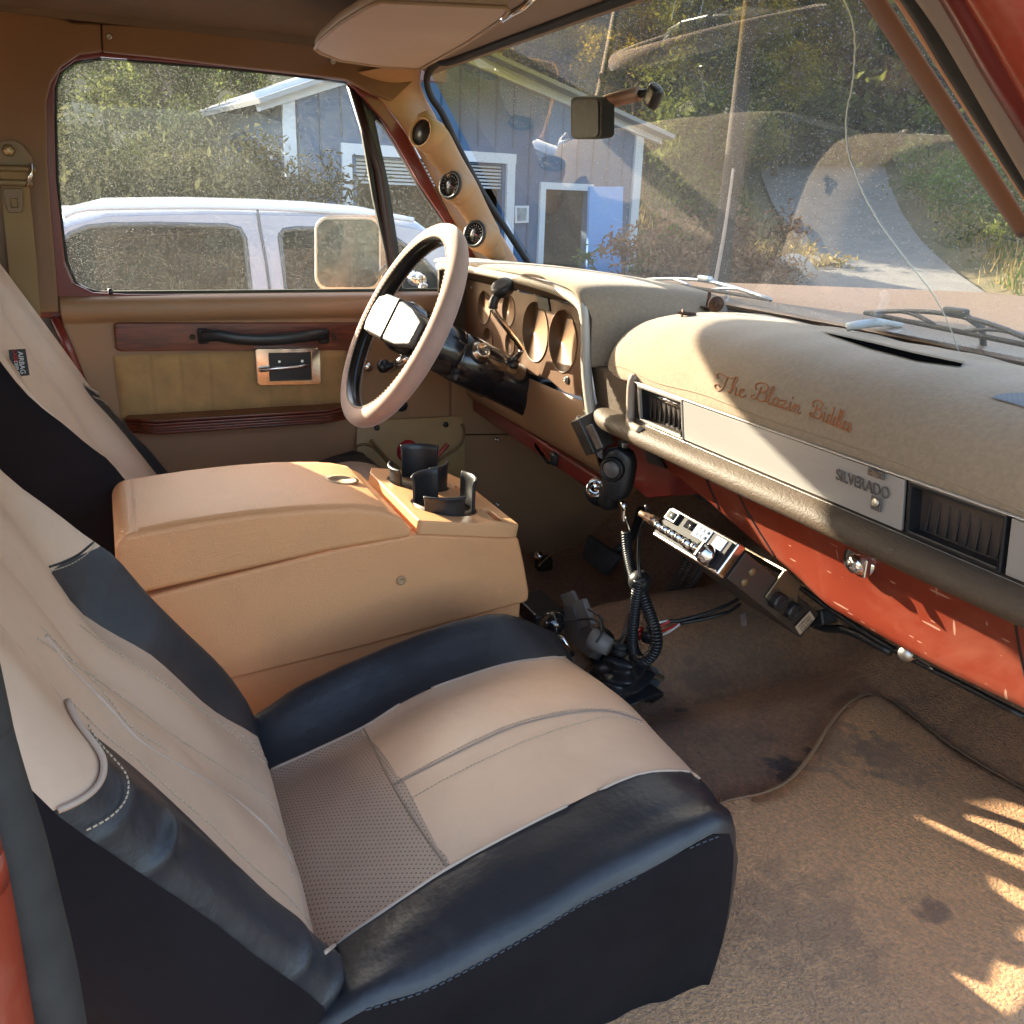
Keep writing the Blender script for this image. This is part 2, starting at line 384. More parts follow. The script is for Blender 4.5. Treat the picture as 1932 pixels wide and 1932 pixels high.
def screw(c, ax, parent, r=.005, m=None, name='screw'):
    return lathe(name, c, ax, [(r, 0), (r, .001), (r*.8, .0025), (r*.45, .003), (r*.42, .0015), (0, .0015)], m or STEEL, parent, seg=14)
# ================================================================== TRUCK CAB SHELL
cab = empty('truck_cab'); tag(cab, 'tan lined red truck cab with headliner, pillars, brown carpet, windshield and hood, door side open', 'truck cab')
GO = [(190,110),(142,117),(115,137),(105,165),(105,237),(108,339),(117,423),(125,491),(142,533),(176,549),(237,552),(450,553),(740,551),(732,491),(705,372),(682,237),(657,157),(600,148),(440,130),(300,118)]
VG = [(707,224),(722,236),(749,278),(793,356),(837,420),(868,478),(893,530),(893,549),(760,550),(753,471),(732,339)]
GOs = [(*q, 0) for q in GO]
def off(poly, d):
    c = np.mean(np.array(poly, float), 0); out = []
    n = len(poly)
    for i in range(n):
        a, b, e = np.array(poly[i-1], float), np.array(poly[i], float), np.array(poly[(i+1) % n], float)
        t = (e-a); t /= np.linalg.norm(t)+1e-9; nn = np.array([t[1], -t[0]])
        if nn@(b-c) < 0: nn = -nn
        out.append(tuple(b+nn*d))
    return out
def PX(uv, x): return [P(u, v, x=x) for u, v in uv]
# pillar trim between door opening and rear
edgeL = [(193,96),(149,102),(115,125),(96,155),(87,190),(88,305),(98,440),(112,590)]
bt = [P(112,590,x=-.745),P(60,591,x=-.745),Vector((-.745,-.34,.575)),Vector((-.745,-.34,1.12)),P(78,-60,x=-.745),P(80,8,x=-.745),P(100,28,x=-.745),P(135,41,x=-.745),P(190,44,x=-.745)]+PX([(x,y) for x,y in edgeL[:-1]], -.745)
plate('pillar_trim', bt, TANU, cab, depth=(-.02,0,0), bevel=.004)
rail = PX([(192,45),(305,51),(440,64),(593,84),(720,105),(800,118),(793,140),(740,190),(705,178),(654,150),(560,138),(440,125),(339,112),(194,97)], -.742)
rt = plate('side_rail_trim', rail, TANU, cab, depth=(-.02,0,0), bevel=.003)
for u, v in [(206,69),(628,116)]: screw(P(u, v, x=-.741), (1,0,0), rt, .0055)
# red body around the door opening
o1 = off(edgeL, 0)
redo = PX([(60,60),(60,600),(122,600)]+[(930,600),(905,494),(841,393),(766,250),(705,168),(640,120),(440,95),(190,60)], -.765)
plate('door_surround', redo, DRED, cab, holes=[PX(off(GO+[], 3)[:12]+[(900,553),(893,525),(868,470),(837,412),(793,348),(749,270),(722,228),(690,190),(655,153)]+off(GO, 3)[17:], -.765)], depth=(-.015,0,0), bevel=.003)
# black post behind the door edge low down
box('pillar_post', (-.785,-.10,.36), (.03,.09,.45), BLK, cab)
tube('door_seal', [P(104,600,x=-.75),P(133,665,x=-.75),P(170,760,x=-.75),P(200,860,x=-.75)], .009, DRED, cab)
# A pillar trim, driver side
aL = [(640,140),(705,178),(735,210),(766,250),(800,310),(841,393),(875,450),(905,500)]
aR = [(800,112),(793,150),(803,185),(820,217),(854,284),(898,366),(942,437),(985,508)]
rows = []
for k in range(7):
    t = k/6; row = []
    for ia, (a, b) in enumerate(zip(aL, aR)):
        pa = P(*a, x=-.765); pb = PW(*b, -.01); p = pa.lerp(pb, t); p += Vector((.6,-.8,0))*(.018*min(1,ia/2.5)*math.sin(math.pi*t)); row.append(p)
    rows.append([Vector(tuple(q)) for q in cat(row, 4)])
ap = grid('pillar_trim', rows, TANS, cab, sub=1, solid=.003)
pod = empty('gauge_pod'); tag(pod, 'tan three-hole gauge pod running down the driver side windshield pillar', 'gauge pod')
pc = [(793,249,19),(851,350,20),(897,442,20)]
pp = [P(u, v, x=-.675+.0) for u, v, r in pc]
axp = Vector((.50,-.84,.20)).normalized(); pods = []
hb = []
GC = mat('gauge_face', (.02,.02,.022), .25, coat=.6)
for i, (u, v, r) in enumerate(pc):
    c = pp[i]; R0 = .0290
    lathe('pod_cup', c, axp, [(.024,-.055),(.030,-.055),(R0+.006,-.045),(R0+.005,-.012),(R0+.002,0),(R0-.002,.001),(R0-.003,-.003),(R0-.004,-.030)], TANS, pod, seg=32)
    if i == 0:
        lathe('pod_hole', c, axp, [(R0-.0036,-.004),(R0-.0045,-.029),(0,-.029)], BLK, pod)
    else:
        g = lathe('gauge', c, axp, [(R0-.003,-.004),(R0+.001,.002),(R0,.006),(R0-.005,.007),(R0-.006,.002),(0,.002)], BLK, pod, seg=32)
        lathe('gauge_face', c+axp*.0035, axp, [(0,.0005),(R0-.0065,.0005),(R0-.0065,0)], GC, g, seg=32)
        Rm = frame(axp); WH = mat('white_print', (.7,.7,.7), .6); V = []; F = []
        for k in range(13):
            a = R_(-40+k*20); q = c+axp*.0045+Rm@Vector((math.cos(a)*.0185, math.sin(a)*.0185, 0)); box_geo(q, (.0035 if k % 3 == 0 else .002,.0007,.0004), Rm@Matrix.Rotation(a, 3, 'Z'), V, F)
        mesh('gauge_scale', V, F, WH, g, smooth=False)
        box('needle', c+axp*.0048+Rm@Vector((.007,-.002,0)), (.017,.0009,.0006), mat('needle_red', (.5,.03,.02), .5), g, rot=Rm@Matrix.Rotation(R_(-20), 3, 'Z'), bevel=0)
# pod fairing between cups
fr = []
ax2 = (pp[2]-pp[0]).normalized()
base = [pp[0]-ax2*.06-axp*.055, pp[0]-axp*.042, (pp[0]+pp[1])/2-axp*.052, pp[1]-axp*.042, (pp[1]+pp[2])/2-axp*.052, pp[2]-axp*.042, pp[2]+ax2*.05-axp*.055]
rad = [.012,.034,.029,.034,.029,.034,.014]
cb = cat([tuple(b) for b in base], 6); cr = cat([(r,0,0) for r in rad], 6)
tube('pod_body', cb, [q[0] for q in cr], TANS, pod, seg=20)
# header, headliner
hz = 1.06
hd = []
for x in np.linspace(-.72, .80, 14):
    hd.append([Vector((x, .665, 1.052)), Vector((x, .655, 1.062)), Vector((x, .60, 1.085)), Vector((x, .555, 1.10)), Vector((x, .548, 1.11))])
ht = grid('header_trim', hd, HTRIM, cab, solid=.006)
for u, v in [(927,59),(1066,9)]: screw(P(u, v, z=1.083), (-0,-.3,-.9), ht, .0055)
tube('windshield_gasket', [PW(u, v, -.004) for u, v in [(1003,506),(958,437),(912,366),(868,284),(836,217),(815,185),(806,160),(808,138),(826,118)]]+[Vector((x, WY(x,1.058)-.002, 1.056)) for x in (-.55,-.3,0,.2,.35)], .0075, RUB, cab, smoothn=5)
hl = []
for y in np.linspace(.56, -1.95, 18):
    r = []
    for x in np.linspace(-.74, .80, 12):
        r.append(Vector((x, y, 1.125+.028*(1-(x/.78)**2)-.035*max(0,(abs(x)-.60)/.2)**2)))
    hl.append(r)
grid('headliner', hl, HEADL, cab, solid=.01)
# outer roof and rear of the cab (seen only as shade, but there)
rf = [[Vector((x, y, 1.19+.03*(1-(x/.85)**2)-.05*max(0,(abs(x)-.7)/.15)**2)) for x in np.linspace(-.86,.86,12)] for y in np.linspace(.68,-2.05,8)]
grid('roof', rf, RED, cab, solid=.012)
for sx, nm in ((-1,'l'),(1,'r')):
    X = sx*.80
    ol = [(X,-.34,-.15),(X,-2.0,-.15),(X,-2.0,1.17),(X,-.34,1.17)]
    hole = [(X,-.46,.62),(X,-1.80,.62),(X,-1.80,1.03),(X,-.46,1.03)]
    plate('rear_side_panel', ol, TAN if sx<0 else TAN, cab, holes=[hole], depth=(sx*.03,0,0))
    plate('rear_side_window', [Vector(h)+Vector((sx*.01,0,0)) for h in hole], GL_D, cab)
plate('rear_wall', [(-.8,-2.0,-.15),(.8,-2.0,-.15),(.8,-2.0,1.17),(-.8,-2.0,1.17)], TAN, cab, holes=[[(-.65,-2.0,.62),(.65,-2.0,.62),(.65,-2.0,1.03),(-.65,-2.0,1.03)]], depth=(0,-.03,0))
# passenger side pillar, seals and body edge
def tubeuv(name, uvx, r, m, seg=10): return tube(name, [P(u, v, x=x) for u, v, x in uvx], r, m, cab, seg=seg, smoothn=4)
pa = [PW(u, v, -.01) for u, v in [(1600,-110),(1655,-20),(1712,70),(1795,195),(1880,330),(1960,455)]]
def off3(pts, d): return [p+Vector(d) for p in pts]
grid('pillar_trim', [off3(pa,(-.028,.02,0)), off3(pa,(-.022,0,0)), off3(pa,(.0,-.012,.004)), off3(pa,(.012,-.012,.004))], mat('pillar_brown_trim', (.22,.095,.05), .5), cab, sub=1, solid=.004)
edge = [P(u, v, x=.66) for u, v in [(1575,-200),(1700,-25),(1760,70),(1845,205),(1932,340),(2010,465)]]
tube('pillar_edge', off3(edge,(0,0,0)), .0085, mat('lit_tan_edge', (.55,.30,.17), .5), cab, smoothn=3)  # lighter strip, the light on the trim edge put into its colour
e2 = [P(u, v, x=.70) for u, v in [(1600,-200),(1738,-20),(1800,85),(1870,200),(1932,300),(2010,425)]]
tube('door_seal', e2, .014, RUB, cab, smoothn=3)
e3 = [P(u, v, x=.73) for u, v in [(1660,-200),(1792,-20),(1850,75),(1932,225),(2030,400)]]
tube('door_channel', e3, .019, mat('grey_tan_channel', (.28,.22,.19), .6), cab, smoothn=3)
e4 = [P(u, v, x=.75) for u, v in [(1730,-200),(1840,-20),(1900,90),(1980,230),(2080,420)]]
tube('body_pillar', e4, .02, DRED, cab, smoothn=3)
e5 = [P(u, v, x=.77) for u, v in [(1800,-200),(1906,-20),(1965,90),(2050,250)]]
tube('roof_rail', e5, .025, RED, cab, smoothn=3)
# passenger B pillar edge, lower left
def upw(a, b): # run a sill seal straight on up to the roof
    d = b-a; return b+d*((1.13-b.z)/d.z)
sp = [upw(P(-35,1395,x=.84), P(-75,1220,x=.84))]+[P(u, v, x=.84) for u, v in [(-75,1220),(-55,1312),(-35,1395),(-8,1485),(25,1582),(60,1714),(88,1826),(108,1932),(130,2060)]]
tube('door_seal', [p+Vector((0,-.002,0)) for p in sp], .0150, mat('worn_grey_rubber', (.036,.033,.030), .8, var=.3, vscale=30), cab, smoothn=5, seg=14)
sp2 = [upw(P(-125,1620,x=.85), P(-165,1470,x=.85))]+[P(u, v, x=.85) for u, v in [(-158,1500),(-125,1620),(-93,1760),(-60,1932),(-35,2060)]]
tube('body_pillar', sp2, .028, RED, cab, smoothn=4, seg=14)
plate('roof_side', [(-.768,-.45,.99),(-.768,-.45,1.19),(-.768,.72,1.19),(-.768,.72,1.045),(-.768,.45,1.045),(-.768,-.05,1.045),(-.768,-.12,.99)], DRED, cab, depth=(-.03,0,0))
plate('headliner_side', [(-.735,-.5,1.095),(-.735,-.5,1.14),(-.735,.60,1.125),(-.735,.60,1.085)], HEADL, cab, depth=(-.02,0,0))
box('roof_side', (.84,.08,1.155), (.05,1.1,.07), DRED, cab, bevel=.012)
# windshield, cracked
ws = []
for z in np.linspace(.60, 1.06, 14): ws.append([Vector((x, WY(x, z), z)) for x in np.linspace(-.775+.08*(z-.66)/.4, .775-.08*(z-.66)/.4, 25)])
wsh = grid('windshield', ws, GL_W, cab)
ck = [(1592,0),(1604,28),(1611,60),(1612,100),(1608,160),(1598,205),(1596,250),(1600,290),(1612,325),(1628,365),(1655,415),(1690,465),(1725,510),(1757,550),(1780,590),(1795,625),(1810,665)]
ckp = [PW(u+random.uniform(-.8,.8), v, -.0012) for u, v in [(q[0], q[1]) for q in cat([(*c,0) for c in ck], 6)]]
tube('windshield_crack', ckp, .00075, mat('crack_glint', (.75,.72,.6), .3), wsh, seg=5)
# floor
def floorz(x, y):
    z = .15*math.exp(-((x+.06)/.17)**4*1.0) * (1 if y < 1.25 else 1)
    z *= 1 if y > .35 else 1
    toe = max(0, y-1.10)*.8
    toe2 = 0
    tt = min(1, max(0, (x-.02)/.24)); return -.08+.115*tt*tt*(3-2*tt)+z*(1-.45*tt)+toe + .006*math.sin(x*9+y*7)*math.sin(y*11)
fl = [[Vector((x, y, floorz(x, y))) for x in np.linspace(-.78, .88, 64)] for y in np.linspace(-2.0, 1.42, 110)]
grid('carpet', fl, CARP, cab)
plate('sill_plate', [(.87,-.4,.02),(.97,-.4,.02),(.97,1.4,.02),(.87,1.4,.02)], RED, cab, depth=(0,0,-.12))
plate('firewall', [(-.80,1.42,-.1),(.80,1.42,-.1),(.80,1.42,.62),(-.80,1.42,.62)], BLK, cab)
kp = plate('kick_panel', [(-.755,.735,-.16),(-.755,1.44,-.16),(-.755,1.44,.46),(-.755,.735,.46)], TAN, cab, depth=(-.02,0,0), bevel=.004)
box('panel_seam', (-.752,1.0,.245), (.006,.52,.003), mat('seam_dark', (.06,.03,.015), .8), kp, rot=Matrix.Rotation(R_(-4), 3, 'X'))
for u, v in [(937,829),(938,951)]: screw(P(u, v, x=-.753), (1,0,0), kp, .006, CHR)
plate('kick_panel', [(.87,.95,-.16),(.87,1.44,-.16),(.87,1.44,.46),(.87,.95,.46)], TAN, cab)
# hood, cowl
hg = []
for y in np.linspace(1.00, 2.35, 10):
    hg.append([Vector((x, y, .640+.008*math.cos(x*2.2)-.035*max(0,y-1.1)-.05*max(0,abs(x)-.68)/.2)) for x in np.linspace(-.88,.88,24)])
HOODM = mat('tan_hood_paint', (.30,.195,.13), .35, coat=.4, var=.05)
grid('hood', hg, HOODM, cab, solid=.01)
cw = [[Vector((x, y, z)) for x in np.linspace(-.84,.84,10)] for y, z in ((.94,.628),(1.01,.632))]
grid('cowl', cw, HOODM, cab)
# ---------- wipers
def wiper(base, a, b, lift, m, mb, lab):
    w = empty('windshield_wiper'); tag(w, lab, 'windshield wiper', 'windshield wipers')
    A, B = PW(*a, .012), PW(*b, .012)
    d = (B-A)
    pts = [A+d*t for t in np.linspace(0,1,12)]
    tube('blade', pts, .0035, RUB, w, seg=6)
    up = Vector((0,.35,.9))
    bow = [A+d*t+up*lift*math.sin(math.pi*t)*1.0 for t in np.linspace(0,1,14)]
    tube('bridge', bow, .0035, m, w, seg=6)
    for t0, t1 in ((.05,.42),(.58,.95)):
        tube('claw', [A+d*(t0+(t1-t0)*t)+up*(lift*.5*math.sin(math.pi*t)+.002) for t in np.linspace(0,1,8)], .0028, m, w, seg=6)
    mid = A+d*.5+up*lift
    base = (A.x+d.x*.5+.02, A.y+d.y*.5+.05, .63)
    box('pivot', mid+Vector((0,0,.004)), (.035,.012,.011), m, w, bevel=.003)
    tube('arm', [mid+Vector((0,.004,.006)), (mid+Vector(base))/2+Vector((0,.02,.01)), Vector(base)], .0045, m, w, seg=6)
    return w
wiper((.12,1.06,.645), (1215,528), (1455,566), .016, mat('silver_wiper_metal', (.55,.58,.62), .3, metal=.8), RUB, 'silver wiper blade lying on the windshield glass left of center, beyond the driver dash hump')
wiper((.52,1.05,.645), (1632,590), (1990,662), .020, mat('black_wiper_metal', (.03,.033,.04), .4), RUB, 'black wiper blade at the base of the glass near the passenger pillar')
tube('washer_hose', [P(1598,617,z=.65),P(1625,612,z=.655),P(1670,608,z=.655),P(1698,612,z=.65)], .006, mat('pale_hose', (.6,.65,.68), .4), cab, smoothn=4)

# ================================================================== DRIVER DOOR
door = empty('driver_door', (-.80,.77,0)); tag(door, 'tan driver door with red wood trim, velour insert and dusty window, behind the steering wheel', 'vehicle door')
prof = [(-.806,.604),(-.790,.6045),(-.770,.603),(-.752,.597),(-.744,.587),(-.743,.570),(-.747,.558),(-.757,.552),(-.760,.545),(-.760,.30),(-.762,-.14)]
rows = [[Vector((x, y, z)) for (x, z) in prof] for y in np.r_[-.088,-.085,np.linspace(-.07,.71,10),.728,.732]]
grid('door_panel', rows, TAN, door, solid=.02)
plate('window_frame', PX(off(GO,7)[:12]+[(925,553),(905,500),(841,393),(766,247),(705,172),(662,148)]+off(GO,5)[17:], -.785), BLK, door, holes=[PX(GO, -.785), PX(VG, -.785)], depth=(-.02,0,0), bevel=.002)
tube('window_seal', [P(q[0], q[1], x=-.783) for q in cat([(*g,0) for g in off(GO,1)], 2, closed=True)], .0042, RUB, door, seg=6)
plate('window_glass', PX(off(GO,2), -.797), GL_D, door)
plate('vent_glass', PX(off(VG,2), -.797), GL_D, door)
tube('vent_divider', [P(660,150,x=-.786),P(712,320,x=-.786),P(738,500,x=-.786),P(748,552,x=-.786)], .011, mat('dark_divider', (.03,.012,.012), .35), door, seg=10)
box('window_sweep', (-.783,.32,.6035), (.012,.80,.012), mat('dirty_sweep', (.045,.05,.035), .8, var=.4), door, bevel=.003)
# lock knob
lk = lathe('lock_knob', P(211,574,x=-.768), (0,0,1), [(.011,-.002),(.011,.001),(.006,.002),(.0028,.002),(.0028,.018),(.0045,.022),(.0045,.03),(0,.031)], BLK, door, seg=16)
lathe('lock_ferrule', P(211,575,x=-.768), (0,0,1), [(.012,-.001),(.012,.0012),(.004,.0022),(0,.0022)], CHR, lk, seg=20)
# wood strip
wt = plate('wood_trim', PX([(214,612),(222,609),(700,609),(700,661),(228,663),(219,660)], -.752), WOODM, door, depth=(-.012,0,0), bevel=.003, smooth=True)
for u, v in [(363,636),(631,636)]: screw(P(u, v, x=-.751), (1,0,0), wt, .006, RUST)
hp = [P(376,636,x=-.748),P(380,635,x=-.738),P(410,633,x=-.722),P(450,639,x=-.715),P(500,641,x=-.713),P(550,638,x=-.715),P(590,633,x=-.722),P(616,631,x=-.738),P(619,632,x=-.748)]
V, F = [], []
pts = cat(hp, 5); rr = []
for i, p in enumerate(pts):
    rr.append([Vector(tuple(p))+Vector((.006*math.cos(a)*(1 if abs(math.cos(a))>.01 else 1), 0, .0125*math.sin(a))) for a in np.linspace(0, 2*math.pi, 16, endpoint=False)])
ph = grid('pull_handle', rr, BLK, door, wrap=True, cap=True)
for u in (376,619):
    box('handle_base', P(u+ (8 if u<400 else -8),634,x=-.744), (.014,.022,.032), BLK, ph, bevel=.004)
# velour insert with pleats
pl = [P(u,700,x=-.752).y for u in (283,339,394,450,505,560,610)]
y0, y1 = P(217,700,x=-.752).y, P(655,700,x=-.752).y; z1, z0 = P(400,666,x=-.752).z, P(400,782,x=-.752).z
rows = []
for z in np.linspace(z0, z1, 14):
    row = []
    for y in np.linspace(y0, y1, 120):
        ey = min(y-y0, y1-y); ez = min(z-z0, z1-z)
        h = .010*(1-math.exp(-max(ey,0)/.006))*(1-math.exp(-max(ez,0)/.006))
        h -= sum(.0035*math.exp(-((y-q)/.0028)**2) for q in pl)
        row.append(Vector((-.758+h+.0012*math.sin(y*40+z*30), y, z)))
    rows.append(row)
grid('velour_insert', rows, VELV, door)
# chrome inner handle
hb_ = plate('handle_bezel', PX([(481,660),(485,657),(599,656),(604,660),(606,722),(602,726),(490,728),(485,724)], -.740), CHR, door, holes=[PX([(508,667),(586,666),(588,716),(510,718)], -.740)], depth=(-.012,0,0), bevel=.002)
plate('handle_recess', PX([(500,662),(592,661),(594,720),(502,722)], -.7435), BLK, hb_)
lv = tube('release_lever', [P(490,698,x=-.735),P(520,695,x=-.733),P(560,692,x=-.733),P(582,689,x=-.736)], [.0055,.005,.004,.0035], CHR, door, seg=10)
for u, v in [(527,682),(570,681)]: screw(P(u, v, x=-.743), (1,0,0), hb_, .004, CHR)
# wood armrest, stepped edge
ay0, ay1 = P(236,790,x=-.755).y, P(660,790,x=-.755).y
zt = P(400,778,x=-.72).z
for k in range(5):
    ex = .072-.004*abs(k-1.4); zz = zt-.0065*k-.003
    ol = [(-.756,ay0+.004,zz),(-.756+ex*.45,ay0,zz),(-.756+ex,ay0+.06,zz),(-.756+ex,ay1-.07,zz),(-.756+ex*.5,ay1-.005,zz),(-.756,ay1,zz)]
    if k == 0: arm = plate('armrest', ol, WOODM, door, depth=(0,0,-.0055), bevel=.0022, smooth=True)
    else: plate('armrest_layer', ol, WOODM, arm, depth=(0,0,-.0055), bevel=.0022, smooth=True)
# lower moulding
rows = []
for z in np.linspace(.10, zt-.05, 8):
    rows.append([Vector((-.757+(.028 if 0<i<11 else .0), y, z)) for i, y in enumerate(np.r_[y0+.0, np.linspace(y0+.01, y1-.0, 11), y1+.02])])
# window crank / mirror control, speaker hole
lathe('speaker_plug', P(758,765,x=-.758), (1,0,0), [(.014,0),(.014,.003),(.010,.005),(0,.005)], BLK, door)
cr = lathe('window_crank', P(694,692,x=-.757), (1,0,0), [(.012,0),(.012,.004),(.007,.007),(0,.008)], CHR, door)
# map pocket

c0 = [P(u, v, x=-.752) for u, v in [(672,800),(720,790),(800,785),(876,782)]]
c1 = [P(u, v, x=-.735) for u, v in [(672,845),(720,845),(800,850),(880,830)]]
c2 = [P(u, v, x=-.728) for u, v in [(676,890),(730,905),(800,915),(878,880)]]
c3 = [P(u, v, x=-.750) for u, v in [(680,920),(730,940),(800,945),(878,905)]]
POCK = mat('tan_vinyl_pocket', (.36,.235,.10), .45, var=.1, vscale=20, bump=.25, bscale=30, bdist=.004)
pk = grid('map_pocket', [[Vector(tuple(q)) for q in cat([tuple(a) for a in c], 6)] for c in (c0,c1,c2,c3)], POCK, door, sub=2, solid=.003)
for u, v in [(711,807),(841,801)]: lathe('snap', P(u, v, x=-.741), (1,0,0), [(.0065,0),(.0065,.003),(.004,.005),(0,.005)], BLK, pk, seg=16)
tube('pocket_binding', [P(u, v, x=-.728) for u, v in [(700,830),(718,852),(738,872),(770,890),(812,880),(838,862),(868,840),(876,815),(872,800)]], .0035, mat('dark_tan_binding', (.19,.11,.045), .5), pk, smoothn=5)
tube('pocket_binding', [P(u, v, x=-.73) for u, v in [(672,842),(690,838),(712,850),(745,890)]], .003, mat('dark_tan_binding', (.19,.11,.045), .5), pk, smoothn=5)
# red cloth roll and paper sticking out of pocket
rag = lathe('red_rag', P(770,852,x=-.735), (1,0,.2), [(.004,-.01),(.022,-.008),(.028,0),(.026,.008),(.018,.012),(.006,.009),(0,.009)], mat('red_cloth', (.35,.012,.02), .9, bump=1, bscale=90, bdist=.006), None, seg=22)
tag(rag, 'crumpled red cloth poking out of the map pocket on the driver door', 'cloth')
pen = tube('folded_paper', [P(815,872,x=-.732),P(845,838,x=-.73)], .006, mat('red_white_paper', (.55,.12,.10), .6), None, seg=4); tag(pen, 'red and white folded paper leaning in the map pocket behind the cup holders', 'paper')
# exterior mirror of the driver door
sm = empty('side_mirror', tuple(P(735,520,x=-.90))); tag(sm, 'chrome framed driver side mirror seen through the side window', 'side mirror')
def rr2(cu, cv, w, h, r, x, n=6):
    out = []
    for (sx, sy, a0) in ((1,-1,-90),(1,1,0),(-1,1,90),(-1,-1,180)):
        for k in range(n+1):
            a = R_(a0+90*k/n); out.append(P(cu+sx*(w/2-r)+r*math.cos(a), cv+sy*(h/2-r)+r*math.sin(a), x=x))
    return out
o_ = rr2(664,479,136,146,26,-1.08); i_ = rr2(657,478,116,128,22,-1.07)
plate('mirror_shell', o_, mat('tan_chrome_shell', (.55,.45,.38), .25, metal=.8), sm, depth=(-.05,.03,0), bevel=.01, smooth=True)
plate('mirror_rim', rr2(657,478,124,138,24,-1.073), mat('pale_rim', (.75,.72,.68), .3, metal=.5), sm, depth=(-.008,0,0), bevel=.003)
pm = plate('mirror_glass', i_, MIRR, sm, depth=(-.003,0,0))
tube('mirror_arm', [P(720,520,x=-1.06),P(745,500,x=-.98),P(790,530,x=-.88),P(800,545,x=-.82)], .012, CHR, sm, smoothn=4)
tube('mirror_foot', [P(778,530,x=-.85),P(786,523,x=-.86),P(796,530,x=-.84)], .014, CHR, sm, smoothn=4)

# ================================================================== SUN VISOR, BELT
vz = lambda u, v: P(u, v, z=1.045)
vo = [vz(*q) for q in [(594,92),(604,76),(640,45),(695,12),(719,3),(956,14),(960,22),(949,36),(880,82),(793,130),(722,126),(640,114),(604,100)]]
vis = empty('sun_visor', tuple(vo[9])); tag(vis, 'pinkish tan vinyl sun visor folded up under the headliner on the driver side', 'sun visor')
vp = plate('visor_panel', vo, VISOR, vis, depth=(0,0,.018), bevel=.006, smooth=True)
tube('visor_piping', vo+[vo[0]], .0028, mat('visor_edge', (.42,.30,.21), .6), vis, seg=6)
tube('visor_rod', [vz(949,36), vz(975,26)+Vector((0,.01,.01)), vz(990,18)+Vector((0,.03,.03))], .005, CHR, vis)
box('visor_bracket', vz(748,129)+Vector((0,.015,.012)), (.05,.02,.015), BLK, vis)
blt = empty('seat_belt', tuple(P(20,285,x=-.74))); tag(blt, 'tan shoulder belt hanging from a bolted anchor on the driver side pillar', 'seat belt')
BRS = mat('antique_brass_plastic', (.22,.15,.075), .4, metal=.3, var=.15, vscale=30)
plate('anchor_plate', PX([(-8,300),(-4,272),(8,264),(28,264),(42,272),(60,295),(62,305),(58,315),(-8,318)], -.738), mat('tan_anchor', (.24,.18,.11), .5), blt, depth=(-.006,0,0), bevel=.002)
lathe('anchor_bolt', P(17,284,x=-.736), (1,0,0), [(.011,0),(.011,.004),(.009,.008),(.004,.0095),(0,.0095)], mat('brass_bolt', (.35,.27,.16), .35, metal=.8), blt, seg=6, smooth=False)
V, F = box_geo(P(24,318,x=-.731), (.014,.075,.012)); mesh('guide_top', V, F, BRS, blt, bevel=.004)
V, F = box_geo(P(22,345,x=-.731), (.014,.070,.013)); mesh('guide_bottom', V, F, BRS, blt, bevel=.004)
tube('guide_side', [P(58,308,x=-.726),P(58,330,x=-.722),P(50,352,x=-.726)], .0035, CHR, blt)
plate('belt_webbing', PX([(0,322),(52,322),(60,400),(68,480),(78,620),(30,620),(18,520),(8,420)], -.728), mat('tan_webbing', (.30,.205,.10), .7, bump=.5, bscale=900, stretch=(1,3,.3)), blt, depth=(-.003,0,0))
plate('latch_tongue', PX([(5,355),(42,355),(44,378),(42,400),(32,402),(16,401),(10,385)], -.724), mat('dark_latch', (.16,.10,.06), .4, metal=.5), blt, holes=[PX([(19,375),(33,375),(34,391),(21,391)], -.724)], depth=(-.003,0,0), bevel=.001)
lathe('belt_button', P(53,578,x=-.726), (1,0,0), [(.008,0),(.008,.003),(.006,.004),(.003,.002),(0,.002)], BRS, blt, seg=20)

# ================================================================== REAR VIEW MIRROR
rm = empty('rear_view_mirror', tuple(P(1235,181,y=.80))); tag(rm, 'small black framed rear view mirror on a copper tube arm glued to the windshield', 'mirror')
def rrect(cu, cv, w, h, r, n=5):
    out = []
    for (sx, sy, a0) in ((1,-1,-90),(1,1,0),(-1,1,90),(-1,-1,180)):
        for k in range(n+1):
            a = R_(a0+90*k/n); out.append((cu+sx*(w/2-r)+r*math.cos(a), cv+sy*(h/2-r)+r*math.sin(a)))
    return out
plate('mirror_housing', [P(u, v, y=.700) for u, v in rrect(1106,223,58,80,10)], RUB, rm, depth=(.014,.014,.002), bevel=.005, smooth=True)
plate('mirror_glass', [P(u, v, y=.698) for u, v in rrect(1104,223,49,70,8)], mat('painted_reflection_grey', (.045,.052,.062), .5, spec=.15, dirt=((.085,.09,.10),.7), dscale=50), rm, depth=(0,.001,0))  # matte blue-grey painted in place of the mirror's reflection
tube('mirror_arm', [P(1140,195,y=.712),P(1150,191,y=.715),P(1205,176,y=.733)], .0105, mat('copper_tube', (.30,.18,.13), .45, metal=.7), rm, seg=16)
tube('mirror_knuckle', [P(1200,178,y=.733),P(1224,175,y=.742)], .006, BLK, rm)
V, F = box_geo(P(1233,181,y=.742), (.028,.018,.032), Matrix.Rotation(R_(35), 3, 'Y')); mesh('mount_button', V, F, BLK, rm, bevel=.007)
